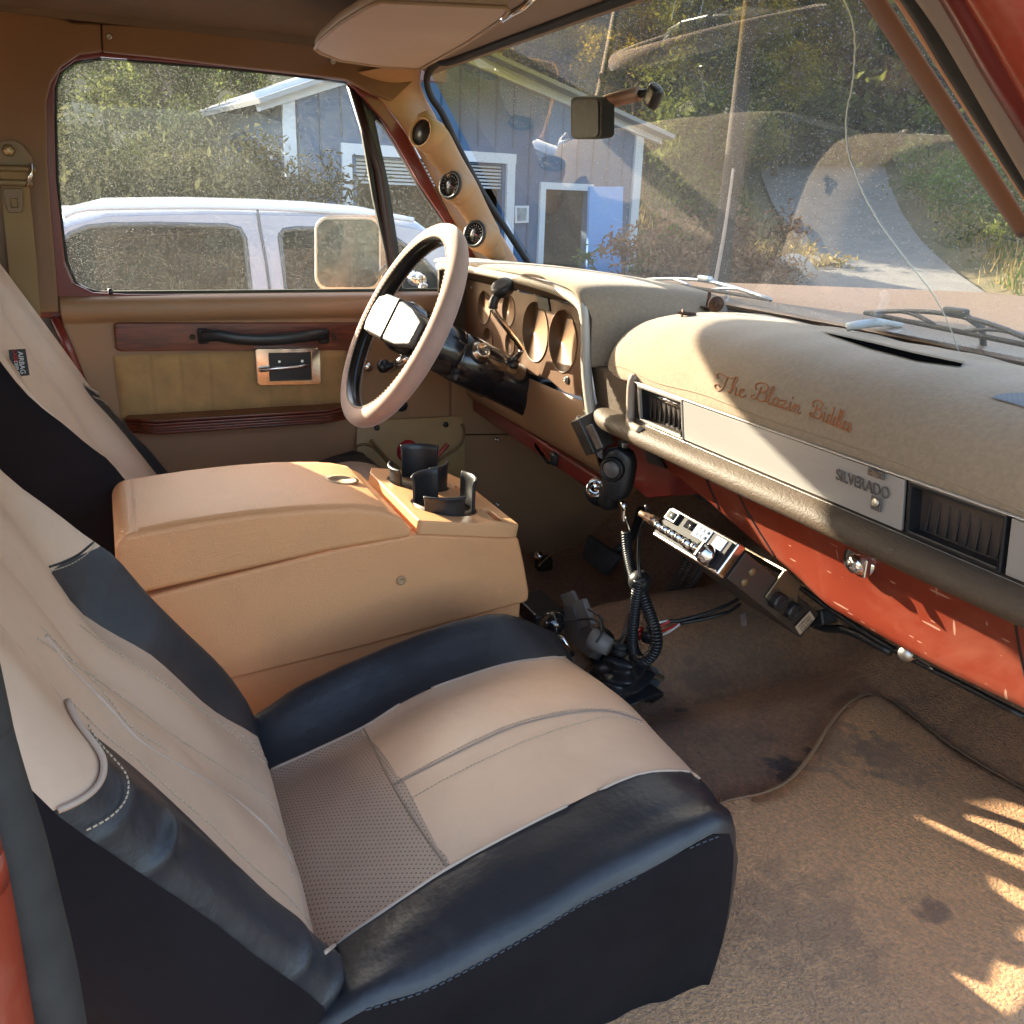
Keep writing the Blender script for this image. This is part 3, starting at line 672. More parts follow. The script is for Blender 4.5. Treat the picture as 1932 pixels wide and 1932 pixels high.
# ================================================================== DASHBOARD
dash = empty('dashboard', (0,.85,.4)); tag(dash, 'brown padded dashboard with bare gauge holes, silver trim, vents and red glove box', 'dashboard')
ky = lambda k, y: .8+k*y
YB = .765
def PB(u, v): return P(u, v, y=YB)
def ell(u, v, ru, rv, n=28, tilt=0):
    return [PB(u+ru*math.cos(a), v+rv*math.sin(a)) for a in np.linspace(0, 2*math.pi, n, endpoint=False)]
def circ(u, v, rv, n=32):
    c = PB(u, v); r = abs(PB(u, v-rv).z-PB(u, v+rv).z)/2
    return c, r, [c+Vector((r*math.cos(a), 0, r*math.sin(a))) for a in np.linspace(0, 2*math.pi, n, endpoint=False)]
holes = [circ(914,580,31), circ(960,586,30), circ(921,642,24), circ(963,648,22), circ(1010,626,57), circ(1062,644,59)]
bez = [PB(*q) for q in [(880,529),(900,531),(1000,553),(1087,580),(1092,640),(1096,746),(1068,731),(1040,700),(1000,690),(940,660),(884,655)]]
bez = [Vector((-.752,YB,.632)), Vector((-.60,YB,.632)), Vector((-.30,YB,.632)), Vector((-.195,YB,.629)), Vector((-.175,YB,.560)), Vector((-.163,YB,.474)), Vector((-.235,YB,.470)), Vector((-.30,YB,.482)), Vector((-.50,YB,.470)), Vector((-.752,YB,.462))]
BZ = mat('brown_bezel_plastic', (.16,.082,.042), .45, var=.06, vscale=8, bump=.12, bscale=400, dirt=((.35,.22,.13),.3), dscale=20)
bzp = plate('instrument_bezel', bez, BZ, dash, holes=[h[2] for h in holes], depth=(0,.004,0), bevel=.0012)
for c, r, _ in holes:
    lathe('gauge_cup', c, (0,-1,0), [(r*1.03,.0015),(r*.995,.002),(r*.985,0),(r*.93,-.055),(r*.90,-.060)], mat('brown_gauge_cup', (.25,.135,.068), .5), dash, seg=40)
    lathe('gauge_socket', c+Vector((0,.062,0)), (0,-1,0), [(r*.95,0),(0,0)], BLK, dash, seg=24)
plate('blank_switch', [PB(1015,558)+Vector((0,-.004,0)),PB(1036,563)+Vector((0,-.004,0)),PB(1040,587)+Vector((0,-.004,0)),PB(1019,582)+Vector((0,-.004,0))], BLK, dash, depth=(0,.01,0), bevel=.001)
for u, v in [(891,542),(980,547),(1068,716)]: screw(PB(u, v)+Vector((0,-.001,0)), (0,-1,0), bzp, .004)
lathe('knob_hole', PB(1068,716)+Vector((.006,-.001,0)), (0,-1,0), [(.0075,0),(.0075,.001),(.005,.001),(0,.001)], BLK, bzp, seg=18)
# hood cavity top, side, lip
LIPM = mat('pale_vinyl_lip', (.45,.40,.34), .4, var=.08)
cav = [[Vector((x, y, z)) for x, z in ((-.755,.660),(-.60,.668),(-.30,.668),(-.12,.662),(-.055,.650),(-.035,.630),(-.03,.56),(-.02,.50),(.0,.45))] for y in (.705,)]
cav2 = [[Vector((x, y, z)) for x, z in ((-.755,.634),(-.60,.634),(-.30,.634),(-.22,.634),(-.193,.630),(-.188,.620),(-.175,.56),(-.163,.474),(-.160,.44))] for y in (YB+.001,)]
grid('hood_lining', cav+cav2, PADBR, dash, smooth=True)
lipP = [Vector((-.755,.700,.661)),Vector((-.60,.700,.668)),Vector((-.42,.700,.669)),Vector((-.25,.700,.668)),Vector((-.13,.700,.662)),Vector((-.075,.700,.652)),Vector((-.052,.700,.636)),Vector((-.043,.700,.60)),Vector((-.035,.700,.55)),Vector((-.018,.700,.50)),Vector((.0,.705,.45))]
tube('hood_lip', [tuple(p) for p in lipP], .0085, LIPM, dash, smoothn=4, seg=10)
# lower driver side dash
LD = mat('tan_lower_dash', (.36,.20,.10), .5, var=.05, bump=.1, bscale=300)
rows = []
for z, y in ((.468,.762),(.44,.755),(.40,.757),(.36,.772),(.335,.80)):
    rows.append([Vector((x, y+.0, z+(.0 if x > -.5 else -.0))) for x in np.linspace(-.75,-.10,9)])
grid('lower_dash_panel', rows, LD, dash, solid=.004)
box('dash_brace', (-.42,.80,.325), (.66,.03,.035), DRED, dash, rot=Matrix.Rotation(R_(2),3,'Y'), bevel=.006)
plate('dash_side', [(-.756,.70,.44),(-.756,.90,.44),(-.756,.90,.655),(-.756,.70,.66)], PADBR, dash, depth=(-.01,0,0))
# passenger pad: trim panel between
xL = .055
XR = .86
xs = np.r_[-.035, np.linspace(-.02, .06, 7), np.linspace(.09, XR, 20)]
def endf(x):  # rounds the left end
    t = min(1, max(0, (x+.035)/.085)); return 1-math.sqrt(max(0, 1-(1-t)**2))
rows = []
for x in xs:
    e = endf(x)
    rows.append([Vector((x, y+.05*e, z-(0 if z<.52 else .02)*e)) for y, z in [(.86,.600),(.735,.575),(.712,.560),(.706,.556)]])
grid('pad_upper', rows, PADBR, dash)
rows = []
for x in xs:
    e = endf(x)
    pr = [(.722,.497),(.705,.4955),(.694,.490),(.687,.480),(.689,.469),(.700,.462),(.722,.458),(.80,.458)]
    rows.append([Vector((x+.0*e, y+.05*e, z+ (.020*e))) for y, z in pr])
grid('lower_pad', rows, PADBR, dash, sub=1)
ep = [(1112,690),(1150,694),(1198,700),(1201,722),(1196,760),(1196,792),(1206,812),(1160,806),(1134,792),(1122,752)]
plate('pad_end_panel', [P(u, v, y=.7135) for u, v in ep], PADBR, dash, depth=(0,.02,0), bevel=.006, smooth=True)
# trim frame and silver panel
def TP(u, v, o=0.): # point on the inclined trim plane
    return march(u, v, lambda p: (p[1]-.7075-o)+(p[2]-.525)*.15, .4, 2)
xv1 = TP(1204,760).x; xv2 = TP(1288,790).x; xs2 = TP(1704,945).x; xr1 = TP(1712,950).x; xr2 = TP(1893,1040).x
def trimplate(name, x0, x1, z0, z1, m, o, hole=None, dep=.004, bevel=.001):
    f = lambda x, z, oo: Vector((x, .7075-(z-.525)*.15+oo, z))
    ol = [f(x0,z0,o), f(x1,z0,o), f(x1,z1,o), f(x0,z1,o)]
    hs = [[f(a,b,o) for a, b in hole]] if hole else []
    return plate(name, ol, m, dash, holes=hs, depth=(0,dep,0), bevel=bevel)
ZB, ZT = .4985, .5535
trimplate('trim_backing', .04, XR, ZB-.004, ZT+.004, mat('dark_trim_backing', (.06,.045,.04), .5), .016)
trimplate('silver_trim', xv2+.002, xs2, ZB, ZT, SILV, 0)
trimplate('shaded_silver_trim', xr2+.004, XR, ZB, ZT, GREYP, 0)
for z in (ZB-.0035, ZT+.0025):
    box('chrome_strip', ((xv1+XR)/2, .7075-(z-.525)*.15, z), (XR-xv1+.03, .004, .0016), mat('satin_strip', (.6,.57,.53), .3, metal=.6), dash, bevel=.0004)
def vent(x0, x1, lit):
    fr = trimplate('vent_frame', x0, x1, ZB-.001, ZT+.001, BLK if not lit else mat('satin_strip', (.6,.57,.53), .3, metal=.6), -.001, hole=[(x0+.004,ZB+.004),(x1-.003,ZB+.004),(x1-.003,ZT-.004),(x0+.004,ZT-.004)], dep=.006)
    V, F = [], []
    n = 9
    for i in range(n):
        x = x0+.010+(x1-x0-.018)*i/(n-1); box_geo((x, .735, (ZB+ZT)/2), (.0022,.028,ZT-ZB-.012), Matrix.Rotation(R_(18), 3, 'Z'), V, F)
    mesh('vent_slats', V, F, BLK, fr, smooth=False)
    plate('vent_box', [(x0+.003,.765,ZB+.001),(x1-.003,.765,ZB+.001),(x1-.003,.765,ZT),(x0+.003,.765,ZT)], BLK, fr)
    for sx in (x0+.003, x1-.003): plate('vent_wall', [(sx,.708,ZB+.002),(sx,.765,ZB+.002),(sx,.765,ZT),(sx,.708,ZT)], BLK, fr)
    plate('vent_floor', [(x0+.003,.71,ZB+.003),(x1-.003,.71,ZB+.003),(x1-.003,.765,ZB+.003),(x0+.003,.765,ZB+.003)], BLK if not lit else mat('dark_trim_backing', (.06,.045,.04), .5), fr)
    if lit: tube('vent_bar', [(x0+.008,.718,ZT-.012),(x1-.006,.718,ZT-.012)], .0045, CHR, fr)
    return fr
vent(xv1, xv2, True); vent(xr1, xr2, False)
# frame loop left of the vent
tube('trim_surround', [Vector((xv1-.008,.703,ZT+.012)),Vector((xv1-.014,.702,ZT-.004)),Vector((xv1-.014,.704,ZB+.006)),Vector((xv1-.004,.700,ZB-.006)),Vector((xv1+.03,.698,ZB-.009))], .0065, mat('grey_tan_channel2', (.33,.26,.21), .5), dash, smoothn=4)
bd = empty('trim_badge', tuple(TP(1628,922))); bd.parent = dash; bd.location = TP(1628,922)-Vector(dash.location)
GBM = mat('badge_metal', (.16,.14,.13), .4, metal=.3)
nrm = Vector((1,0,0)); upv = Vector((0,-.15,1)).normalized()
cb_ = TP(1626,914,-.002)
text('badge_letters', 'SILVERADO', GBM, cb_, nrm, upv, .0185, dash, depth=.0007, sx=.80)
# crest and bar of the badge: plain bow shape above, round seal below
cu = TP(1654,894,-.002); plate('badge_bar', [cu+nrm*a+upv*b for a, b in [(-.011,-.004),(.011,-.004),(.011,.004),(-.011,.004)]], GBM, dash, depth=(0,-.0015,0), bevel=.0004)
BT = [(-.008,-.0012),(-.003,-.0012),(-.003,-.0028),(.004,-.0028),(.004,-.0012),(.009,-.0012),(.008,.0012),(.003,.0012),(.003,.0028),(-.004,.0028),(-.004,.0012),(-.009,.0012)]
plate('badge_emblem', [cu+Vector((0,-.0016,0))+nrm*a+upv*b for a, b in BT], STEEL, dash, depth=(0,-.0008,0))
cl = TP(1654,948,-.002); plate('badge_square', [cl+nrm*a+upv*b for a, b in [(-.0065,-.009),(.0065,-.009),(.0065,.0065),(-.0065,.0065)]], GBM, dash, depth=(0,-.0015,0), bevel=.0004)
lathe('badge_seal', cl+Vector((0,-.0018,0)), (0,-1,.15), [(.0048,0),(.0048,.001),(.0036,.0014),(0,.0014)], STEEL, dash, seg=18)
for o in [o for o in dash.children if o.name.startswith('badge')]: o.parent = bd; 
for o in bd.children: o.matrix_parent_inverse = Matrix.Translation(-(TP(1628,922)-Vector(dash.location)))
# glove box and red metal
topx = [.10,.20,.30,.45,.60,.75,.86]
bot = [(1280,903),(1358,968),(1417,1022),(1494,1083),(1557,1147),(1705,1229),(1780,1270),(1932,1342)]
bp = [P(u, v, y=.785) for u, v in bot]; bx = [p.x for p in bp]; bz = [p.z for p in bp]
def zb(x): return float(np.interp(x, bx, bz))
rows = []
for t in np.linspace(0, 1, 7):
    rows.append([Vector((x, .742+.043*t+.006*math.sin(math.pi*t), .462+(zb(x)-.462)*t)) for x in np.linspace(.105, .87, 34)])
rows.append([Vector((x, .80, zb(x)-.004)) for x in np.linspace(.105, .87, 34)])
rows.append([Vector((x, .86, zb(x)+.01)) for x in np.linspace(.105, .87, 34)])
def scratchy():
    m = mat('scratched_red_paint', (.20,.029,.013), .40, coat=.25, var=.08, vscale=7, dirt=((.34,.12,.075),.4), dscale=9)
    nt = m.node_tree; L = nt.links.new; b = nt.nodes['Principled BSDF']; src = b.inputs['Base Color'].links[0].from_socket
    tc = N(nt, 'ShaderNodeTexCoord'); col = src
    for k, (sc, rot, th) in enumerate([((14,6,140),25,.012),((120,20,18),-35,.010),((40,40,220),60,.008)]):
        mp = N(nt, 'ShaderNodeMapping'); mp.inputs['Scale'].default_value = sc; mp.inputs['Rotation'].default_value = (0, R_(rot), 0); L(tc.outputs['Object'], mp.inputs[0])
        v = N(nt, 'ShaderNodeTexVoronoi', Scale=.7); L(mp.outputs[0], v.inputs[0])
        r = N(nt, 'ShaderNodeMath', operation='LESS_THAN'); L(v.outputs[0], r.inputs[0]); r.inputs[1].default_value = .13
        n = N(nt, 'ShaderNodeTexNoise', Scale=14+k*5); L(tc.outputs['Object'], n.inputs[0])
        g = N(nt, 'ShaderNodeMath', operation='GREATER_THAN'); L(n.outputs[0], g.inputs[0]); g.inputs[1].default_value = .56
        mu = N(nt, 'ShaderNodeMath', operation='MULTIPLY'); L(r.outputs[0], mu.inputs[0]); L(g.outputs[0], mu.inputs[1])
        mu2 = N(nt, 'ShaderNodeMath', operation='MULTIPLY'); L(mu.outputs[0], mu2.inputs[0]); mu2.inputs[1].default_value = .65
        mx = N(nt, 'ShaderNodeMix', data_type='RGBA'); L(mu2.outputs[0], mx.inputs[0]); L(col, mx.inputs[6]); mx.inputs[7].default_value = (.55,.33,.24,1); col = mx.outputs[2]
    L(col, b.inputs['Base Color']); return m
RSC = scratchy()
glove = grid('glove_box_door', rows, RSC, dash, sub=1)
hg_ = hitter(glove)
SEAM = mat('panel_gap', (.02,.006,.004), .8)
seam('door_gap', hg_, [(1330,893),(1342,925),(1362,968),(1385,1005),(1420,1040)], SEAM, glove, .0026, lift=-.0005)
seam('door_gap', hg_, [(1386,915),(1400,945),(1425,990),(1450,1030),(1470,1062)], SEAM, glove, .0022, lift=-.0005)
seam('door_gap', hg_, [(1912,1150),(1925,1230),(1945,1330)], SEAM, glove, .0018, lift=-.0005)
kb = lathe('glove_lock', P(1628,1063,y=.757), (.1,-1,.15), [(.016,-.004),(.016,.001),(.0135,.002),(.0125,.008),(.011,.016),(.0085,.019),(0,.020)], CHR, dash, seg=28)
box('lock_thumb', P(1636,1073,y=.735), (.004,.008,.022), CHR, kb, bevel=.0015)
lathe('lock_escutcheon', P(1614,1052,y=.755), (0,-1,.2), [(.018,-.002),(.018,.0),(.012,.001),(0,.001)], BLK, kb, seg=24)
# centre stack metal
plate('center_stack', [(-.14,.80,.50),(.16,.80,.50),(.16,.80,.385),(.02,.80,.335),(-.14,.80,.36)], DRED, dash, depth=(0,.01,0), bevel=.004)
plate('empty_slot', [P(u, v, y=.795) for u, v in [(1213,846),(1238,851),(1256,884),(1222,873)]], BLK, dash, depth=(0,.004,0))
plate('under_dash_light_block', [(-.75,.83,.34),(-.14,.83,.335),(.12,.82,.37),(.87,.83,.345),(.87,1.40,.50),(-.75,1.40,.50)], BLK, dash, depth=(0,0,.01))  # black plate added to keep light out below the dash
tube('under_dash_bar', [P(u, v, y=.87) for u, v in [(1480,1085),(1560,1145),(1640,1198),(1720,1243),(1800,1284),(1932,1352)]], .004, BLK, dash, smoothn=4)
lathe('bar_bolt', P(1712,1233,y=.80), (.3,-1,.2), [(.009,-.01),(.009,.006),(.006,.009),(0,.009)], STEEL, dash, seg=18)
tube('wire_loom', [P(u, v, y=.88) for u, v in [(1380,1060),(1450,1120),(1540,1180),(1600,1190),(1680,1230)]], .006, BLK, dash, smoothn=4)
# small switch box and under column bits
SB = empty('switch_box', tuple(P(1112,812,y=.70))); tag(SB, 'small black switch box with a round knob screwed under the dash by the microphone', 'switch box')
RmS = Matrix.Rotation(R_(-22), 3, 'Y')@Matrix.Rotation(R_(20), 3, 'X')
V, F = box_geo(P(1118,816,y=.70), (.030,.045,.062), RmS); mesh('box_body', V, F, mat('scuffed_black', (.05,.045,.04), .35, var=.5, vscale=50), SB, bevel=.003)
lathe('box_knob', P(1097,795,y=.695), (-.8,-.6,0), [(.009,-.01),(.009,.008),(0,.010)], BLK, SB)
plate('box_bracket', [P(u, v, y=.715) for u, v in [(1100,774),(1112,782),(1136,842),(1132,850)]], STEEL, SB, depth=(0,.003,0))
box('box_face', P(1122,824,y=.672), (.020,.003,.040), mat('box_face_grey', (.14,.12,.11), .35, var=.4, vscale=60), SB, rot=RmS, bevel=.001)

# ================================================================== DASH COVER
cov = empty('dash_cover', (.2,.8,.6)); tag(cov, 'tan carpet dash cover with orange embroidered words, lit by a patch of sun', 'dash cover')
rows = []
ys = [.700,.712,.76,.82,.88,.93]
hx = [-.79,-.70,-.589,-.427,-.32,-.184,-.113,-.075,-.058,-.050]; hzz = [.676,.678,.680,.685,.686,.685,.680,.674,.664,.650]
hxs = np.linspace(-.79,-.050,34)
def wsl(x, y, z): return min(y, WY(x, z)-.008)
for x in hxs:
    z = float(np.interp(x, hx, hzz)); row = []
    for j, y in enumerate([.694,.700,.712,.76,.82,.88,.99]):
        zz = z+.004*math.sin(min(1,max(0,(y-.70)/.03))*math.pi/2) - (.006 if j == 0 else 0) - max(0,y-.80)*.10
        row.append(Vector((x, wsl(x, y, zz), zz)))
    rows.append(row)
# side wall of the hump, falling to the pad
for (x, z) in ((-.046,.630),(-.042,.60),(-.038,.575),(-.032,.552)):
    row = []
    for j, y in enumerate([.697,.703,.712,.76,.82,.88,.99]):
        f = (y-.70)/.29
        row.append(Vector((x+.02*math.sin(f*3.1), y-0*.01, z+ (0 if f < 0 else .0))))
    rows.append(row)
c1 = grid('hump_cover', rows, MATF, cov, sub=1, solid=.004)
rows = []
# pad cover
prof = [(.7055,.5525),(.7045,.562),(.708,.580),(.716,.600),(.730,.619),(.752,.634),(.785,.644),(.83,.649),(.88,.648),(.93,.645),(1.0,.640)]
xs = np.r_[np.linspace(-.040,.07,12), np.linspace(.10,XR,36)]
for x in xs:
    t = min(1, max(0, (x+.040)/.105)); e = 1-math.sqrt(max(0, 1-(1-t)**2)); row = []
    for y, z in prof:
        w = max(0, 1-(y-.70)/.25)
        yy = y+.07*e*max(0,w); zz = .552+(z-.552)*(1-.75*e*(1 if y < .9 else .6))
        zz += .0015*math.sin(x*31+y*13)+.001*math.sin(x*70)
        row.append(Vector((x, min(yy, WY(x, zz)-.006) if y > .9 else yy, zz)))
    rows.append(row)
c2 = grid('pad_cover', rows, MATF, cov, sub=1, solid=.004)
hc = hitter(c1, c2)
HEM = mat('dash_cover_hem', (.30,.22,.145), .95)
seam('hem', hc, [(1143,686),(1180,695),(1240,722),(1330,745),(1430,785),(1520,815),(1600,840),(1700,875),(1820,920),(1932,965)], HEM, c2, .0011, lift=.0002)
seam('hem', hc, [(1103,570),(1108,620),(1115,670),(1122,697)], HEM, c1, .0011, lift=.0002)
def strip(name, A, B, m, n=16, lift=.0014, k=5):
    a = resamp([(*q, 0) for q in A], n); b = resamp([(*q, 0) for q in B], n); rows = []
    for p, q in zip(a, b):
        row = [hc(p[0]+(q[0]-p[0])*t, p[1]+(q[1]-p[1])*t, lift)[0] for t in np.linspace(0,1,k)]
        if all(r is not None for r in row): rows.append(row)
    return grid(name, rows, m, cov)
strip('defrost_slot', [(1560,630),(1640,648),(1730,670),(1816,688)], [(1566,634),(1640,659),(1730,683),(1812,694)], mat('slot_black', (.003,.003,.003), 1., spec=0.))
strip('slot_edge', [(1555,627),(1640,645),(1730,667),(1822,686)], [(1558,630),(1640,648.5),(1730,670.5),(1818,689)], HEM, k=2, lift=.002)
SPK = perf('speaker_grille', (.10,.11,.13), s=.006, axes='xy', rough=.4)
strip('speaker_grille', [(1872,750),(1890,745),(1932,743),(2010,745)], [(1874,753),(1905,762),(1940,772),(2020,788)], SPK)
# embroidery: cursive strokes
ORG = mat('orange_brown_thread', (.36,.125,.04), .6, bump=.3, bscale=900)
S_ = {
 'T': [[(-.15,.72),(-.25,.9),(-.05,1.05),(.3,.98),(.65,.95),(.9,1.05)],[(.42,.98),(.36,.6),(.25,.2),(.05,0),(-.2,.05),(-.28,.25),(-.1,.35),(.05,.25)]],
 'h': [[(-.1,.05),(.15,.5),(.32,1.0),(.22,1.12),(.12,.9),(.05,.4),(0,0),(.12,.35),(.28,.48),(.36,.38),(.33,.1),(.42,0),(.55,.12)]],
 'e': [[(-.08,.12),(.12,.28),(.27,.42),(.2,.52),(.06,.44),(.0,.22),(.1,0),(.28,.05),(.42,.18)]],
 'B': [[(.1,.85),(.0,.4),(-.15,.05),(-.38,.0),(-.42,.18),(-.25,.22)],[(-.2,.6),(-.28,.85),(0,1.08),(.4,1.1),(.55,.9),(.4,.65),(.12,.56),(.4,.52),(.55,.3),(.4,.06),(.1,0),(-.08,.1)]],
 'l': [[(-.1,.05),(.12,.45),(.28,.95),(.2,1.12),(.08,.9),(.02,.4),(.08,.03),(.2,.02),(.32,.15)]],
 'a': [[(.32,.42),(.18,.52),(.02,.35),(.0,.1),(.12,0),(.26,.18),(.35,.46),(.31,.15),(.38,.0),(.52,.14)]],
 'z': [[(-.06,.4),(.08,.5),(.3,.46),(.15,.22),(-.02,.02),(.14,.08),(.28,.0),(.42,.14)]],
 'i': [[(.03,.16),(.13,.52),(.08,.15),(.16,.0),(.30,.12)],[(.19,.76),(.24,.90)]],
 'n': [[(-.1,.2),(.02,.5),(.03,.25),(-.02,0),(.1,.34),(.24,.5),(.33,.4),(.28,.1),(.36,.0),(.5,.12)]],
 'd': [[(.3,.42),(.15,.52),(.0,.33),(.0,.08),(.12,0),(.26,.2),(.42,.7),(.48,1.08),(.4,.7),(.3,.15),(.36,0),(.5,.13)]],
 's': [[(-.1,.08),(.08,.32),(.16,.55),(.2,.35),(.26,.15),(.15,-.02),(-.02,.03),(-.02,.12)]],
}
adv = {'T':.72,'h':.58,'e':.44,'B':.66,'l':.34,'a':.54,'z':.46,'i':.40,'n':.56,'d':.52,'s':.4,' ':.62}
words_ = [('The', 1352, 738, 1415, 756), ('Blazin', 1420, 752, 1527, 782), ('Biddles', 1534, 791, 1640-31, 817)]
anch = {'The': ((1356,737),(1404,751)), 'Blazin': ((1430,755),(1510,782)), 'Biddles': ((1537,788),(1606,816))}
for w, ((u0, v0), (u1, v1)) in anch.items():
    tot = sum(adv[c] for c in w)-.1; x = 0; V, F = [], []
    du, dv = (u1-u0)/tot, (v1-v0)/tot; H = 31.
    for c in w:
        for st in S_[c]:
            pts = []
            for (a, b, _) in cat([(*q, 0) for q in st], 5):
                sx = x+a+.10*b; uu = u0+du*sx+ .30*b*8; vv = v0+dv*sx-b*H
                p, _n = hc(uu, vv, .0009)
                if p is not None: pts.append(p)
            if len(pts) > 1: tube_geo(pts, .00095, 5, V, F)
        x += adv[c]
    if V: mesh('embroidered_word', V, F, ORG, cov)
# loose bolts on the dash
def bolt(name, p, ax, L, hr, label):
    b = empty(name, tuple(p)); tag(b, label, 'bolt', 'loose bolts lying on the dash'); ax = Vector(ax).normalized()
    lathe('washer', p, ax, [(hr*.2,0),(hr,0),(hr,.0015),(hr*.2,.0025),(hr*.2,.0025)], RUST, b, seg=28)
    lathe('head', Vector(p)-ax*.001, -ax, [(hr*.42,0),(hr*.42,.004),(hr*.3,.005),(hr*.2,.003),(0,.003)], RUST, b, seg=6, smooth=False)
    th = [(.0034 if k % 2 else .0028, .001+L*k/24) for k in range(24)]+[(0,L)]
    lathe('threaded_shank', p, ax, th, RUST, b, seg=12)
def on(u, v, l=0.): 
    p, n = hc(u, v, l); return p if p is not None else P(u, v, z=.66)
bolt('bolt', on(1332,583,.004), (0.02,.05,1), .026, .0125, 'rusty flanged bolt standing upright on its head on the dash cover')
bolt('bolt', on(1350,590,.013), (-.9,.35,.12), .020, .0125, 'rusty round washer bolt lying on its side with its socket head to the camera')
b3 = on(1287,598,.006)
bolt('bolt', b3, (.35,.95,-.1), .022, .0065, 'small dark screw lying flat on the dash cover nearest the gauge hump')

# ================================================================== STEERING
wc = Vector((-.42,.505,.575)); wn = Vector((0,-.88,.473)).normalized(); wx = Vector((1,0,0)); wu = wn.cross(wx).normalized()
if wu.z < 0: wu = -wu
whl = empty('steering_wheel', tuple(wc)); tag(whl, 'steering wheel in a laced pink tan suede cover with silver lit horn pad', 'steering wheel')
RR, rr_ = .190, .0205
rows = []; rb = []
for i in range(72):
    a = 2*math.pi*i/72; d = wx*math.cos(a)+wu*math.sin(a); rows.append([]); rb.append([])
    for k in range(15):
        b = R_(-128+256*k/14); rows[-1].append(wc+d*(RR+rr_*math.cos(b))+wn*(rr_*math.sin(b)*.95))
    for k in range(9):
        b = R_(122+116*k/8); rb[-1].append(wc+d*(RR+rr_*.90*math.cos(b))+wn*(rr_*.90*math.sin(b)))
rows.append(rows[0]); rb.append(rb[0])
grid('suede_cover', rows, SUEDE, whl, solid=.002)
grid('inner_rim', rb, mat('glossy_black_rim', (.015,.013,.013), .25), whl)
V, F = [], []
for i in range(120):
    a0 = 2*math.pi*i/120; a1 = 2*math.pi*(i+.5)/120
    for s0, s1 in ((126,122),):
        for sg in (1,-1):
            pts = []
            for (aa, bb) in ((a0,124*sg),((a0+a1)/2,131*sg),(a1,124*sg)):
                d = wx*math.cos(aa)+wu*math.sin(aa); b = R_(bb); pts.append(wc+d*(RR+rr_*1.03*math.cos(b))+wn*(rr_*1.0*math.sin(b)))
            tube_geo(pts, .0011, 4, V, F)
mesh('lacing', V, F, mat('cream_lace', (.55,.45,.36), .7), whl)
HP = mat('horn_pad_silver', (.125,.125,.123), .5, bump=.6, bscale=260, kind='leather', metal=.15)
def onw(a, b, h): return wc+wx*a+wu*b+wn*h
# spokes: bent plates from the rim to the hub
for s in (-1, 1):
    rws = []
    for t in np.linspace(0, 1, 8):
        a = s*(.176-.11*t); h = -.004+.034*math.sin(t*math.pi/2)*1.0; hw = .026+.012*t
        rws.append([onw(a, -hw, h-.012), onw(a, -hw*.9, h), onw(a, 0, h+.004), onw(a, hw*.9, h), onw(a, hw, h-.012)])
    grid('spoke', rws, BLK, whl, solid=.006)
def pad(a0, a1, b0, b1, h, m, name, d=.02):
    ol = [onw(a0,b0,h),onw(a1,b0,h),onw(a1,b1,h),onw(a0,b1,h)]
    return plate(name, ol, m, whl, depth=tuple(-wn*d), bevel=.007, bseg=3)
def pad2(pts, h0, h1, m, name, d):
    n_ = len(pts); V = [onw(a, b, h) for a, b, h in pts]+[onw(a*.97, b, h-d) for a, b, h in pts]
    F = [tuple(range(n_)), tuple(range(n_, 2*n_))]+[(i, (i+1) % n_, (i+1) % n_+n_, i+n_) for i in range(n_)]
    return mesh(name, V, F, m, whl, bevel=.007, bseg=4)
for s in (-1, 1):
    pad2([(s*.050,-.040,.040),(s*.105,-.038,.034),(s*.150,-.026,.020),(s*.152,.018,.020),(s*.105,.034,.034),(s*.050,.040,.040)], 0, 0, HP, 'horn_pad', .020)
DHC = mat('dark_horn_center', (.045,.035,.033), .3)
pad2([(-.048,-.042,.041),(.048,-.042,.041),(.048,.043,.041),(-.048,.043,.041)], 0, 0, DHC, 'horn_center', .045)
lathe('hub_shroud', wc-wn*.0, -wn, [(.040,-.02),(.050,.0),(.050,.02),(.047,.05)], BLKG, whl, seg=36)
# column
col = empty('steering_column', tuple(wc-wn*.2)); tag(col, 'worn black steering column with ignition key and hazard knob, running into the dash', 'steering column')
lathe('column_tube', wc, -wn, [(.046,.048),(.049,.052),(.050,.115),(.0505,.118),(.0495,.119),(.0495,.124),(.051,.125),(.051,.215),(.049,.217),(.047,.219),(.0475,.222),(.046,.29),(.046,.335),(.049,.337),(.049,.350),(.0,.350)], BLKG, col, seg=44)
ax_ = -wn
def onc(t, ang, r): # around the column: ang 0 = +x (camera side), 90 = up
    up2 = ax_.cross(wx); up2 = up2 if up2.z > 0 else -up2
    return wc+ax_*t+(wx*math.cos(R_(ang))+up2*math.sin(R_(ang)))*r
def nearest_t(u, v, r=.05):
    best = None
    for t in np.linspace(.04,.36,161):
        for ang in range(-60,100,4):
            q = onc(t, ang, r); c = RM.T@(np.array(q)-CAM); uu, vv = c[0]/c[2]*FPX+966, c[1]/c[2]*FPX+966
            e = (uu-u)**2+(vv-v)**2
            if best is None or e < best[0]: best = (e, t, ang)
    return best[1], best[2]
def outn(ang):
    up2 = ax_.cross(wx); up2 = up2 if up2.z > 0 else -up2
    return (wx*math.cos(R_(ang))+up2*math.sin(R_(ang))).normalized()
t, an = nearest_t(905, 665)
ig = lathe('ignition_lock', onc(t, an, .050), outn(an), [(.021,-.004),(.021,.003),(.0165,.006),(.0165,.012),(.012,.0145),(.0115,.012),(0,.012)], mat('brushed_aluminium', (.7,.68,.66), .25, metal=1), col, seg=36)
lathe('lock_collar', onc(t, an, .050), outn(an), [(.0235,-.006),(.0235,.002),(.019,.004)], BLK, ig, seg=36)
box('key_tab', onc(t, an, .064), (.0035,.034,.010), STEEL, ig, rot=frame(outn(an))@Matrix.Rotation(R_(62),3,'Z')@Matrix.Rotation(R_(90),3,'X'), bevel=.001)
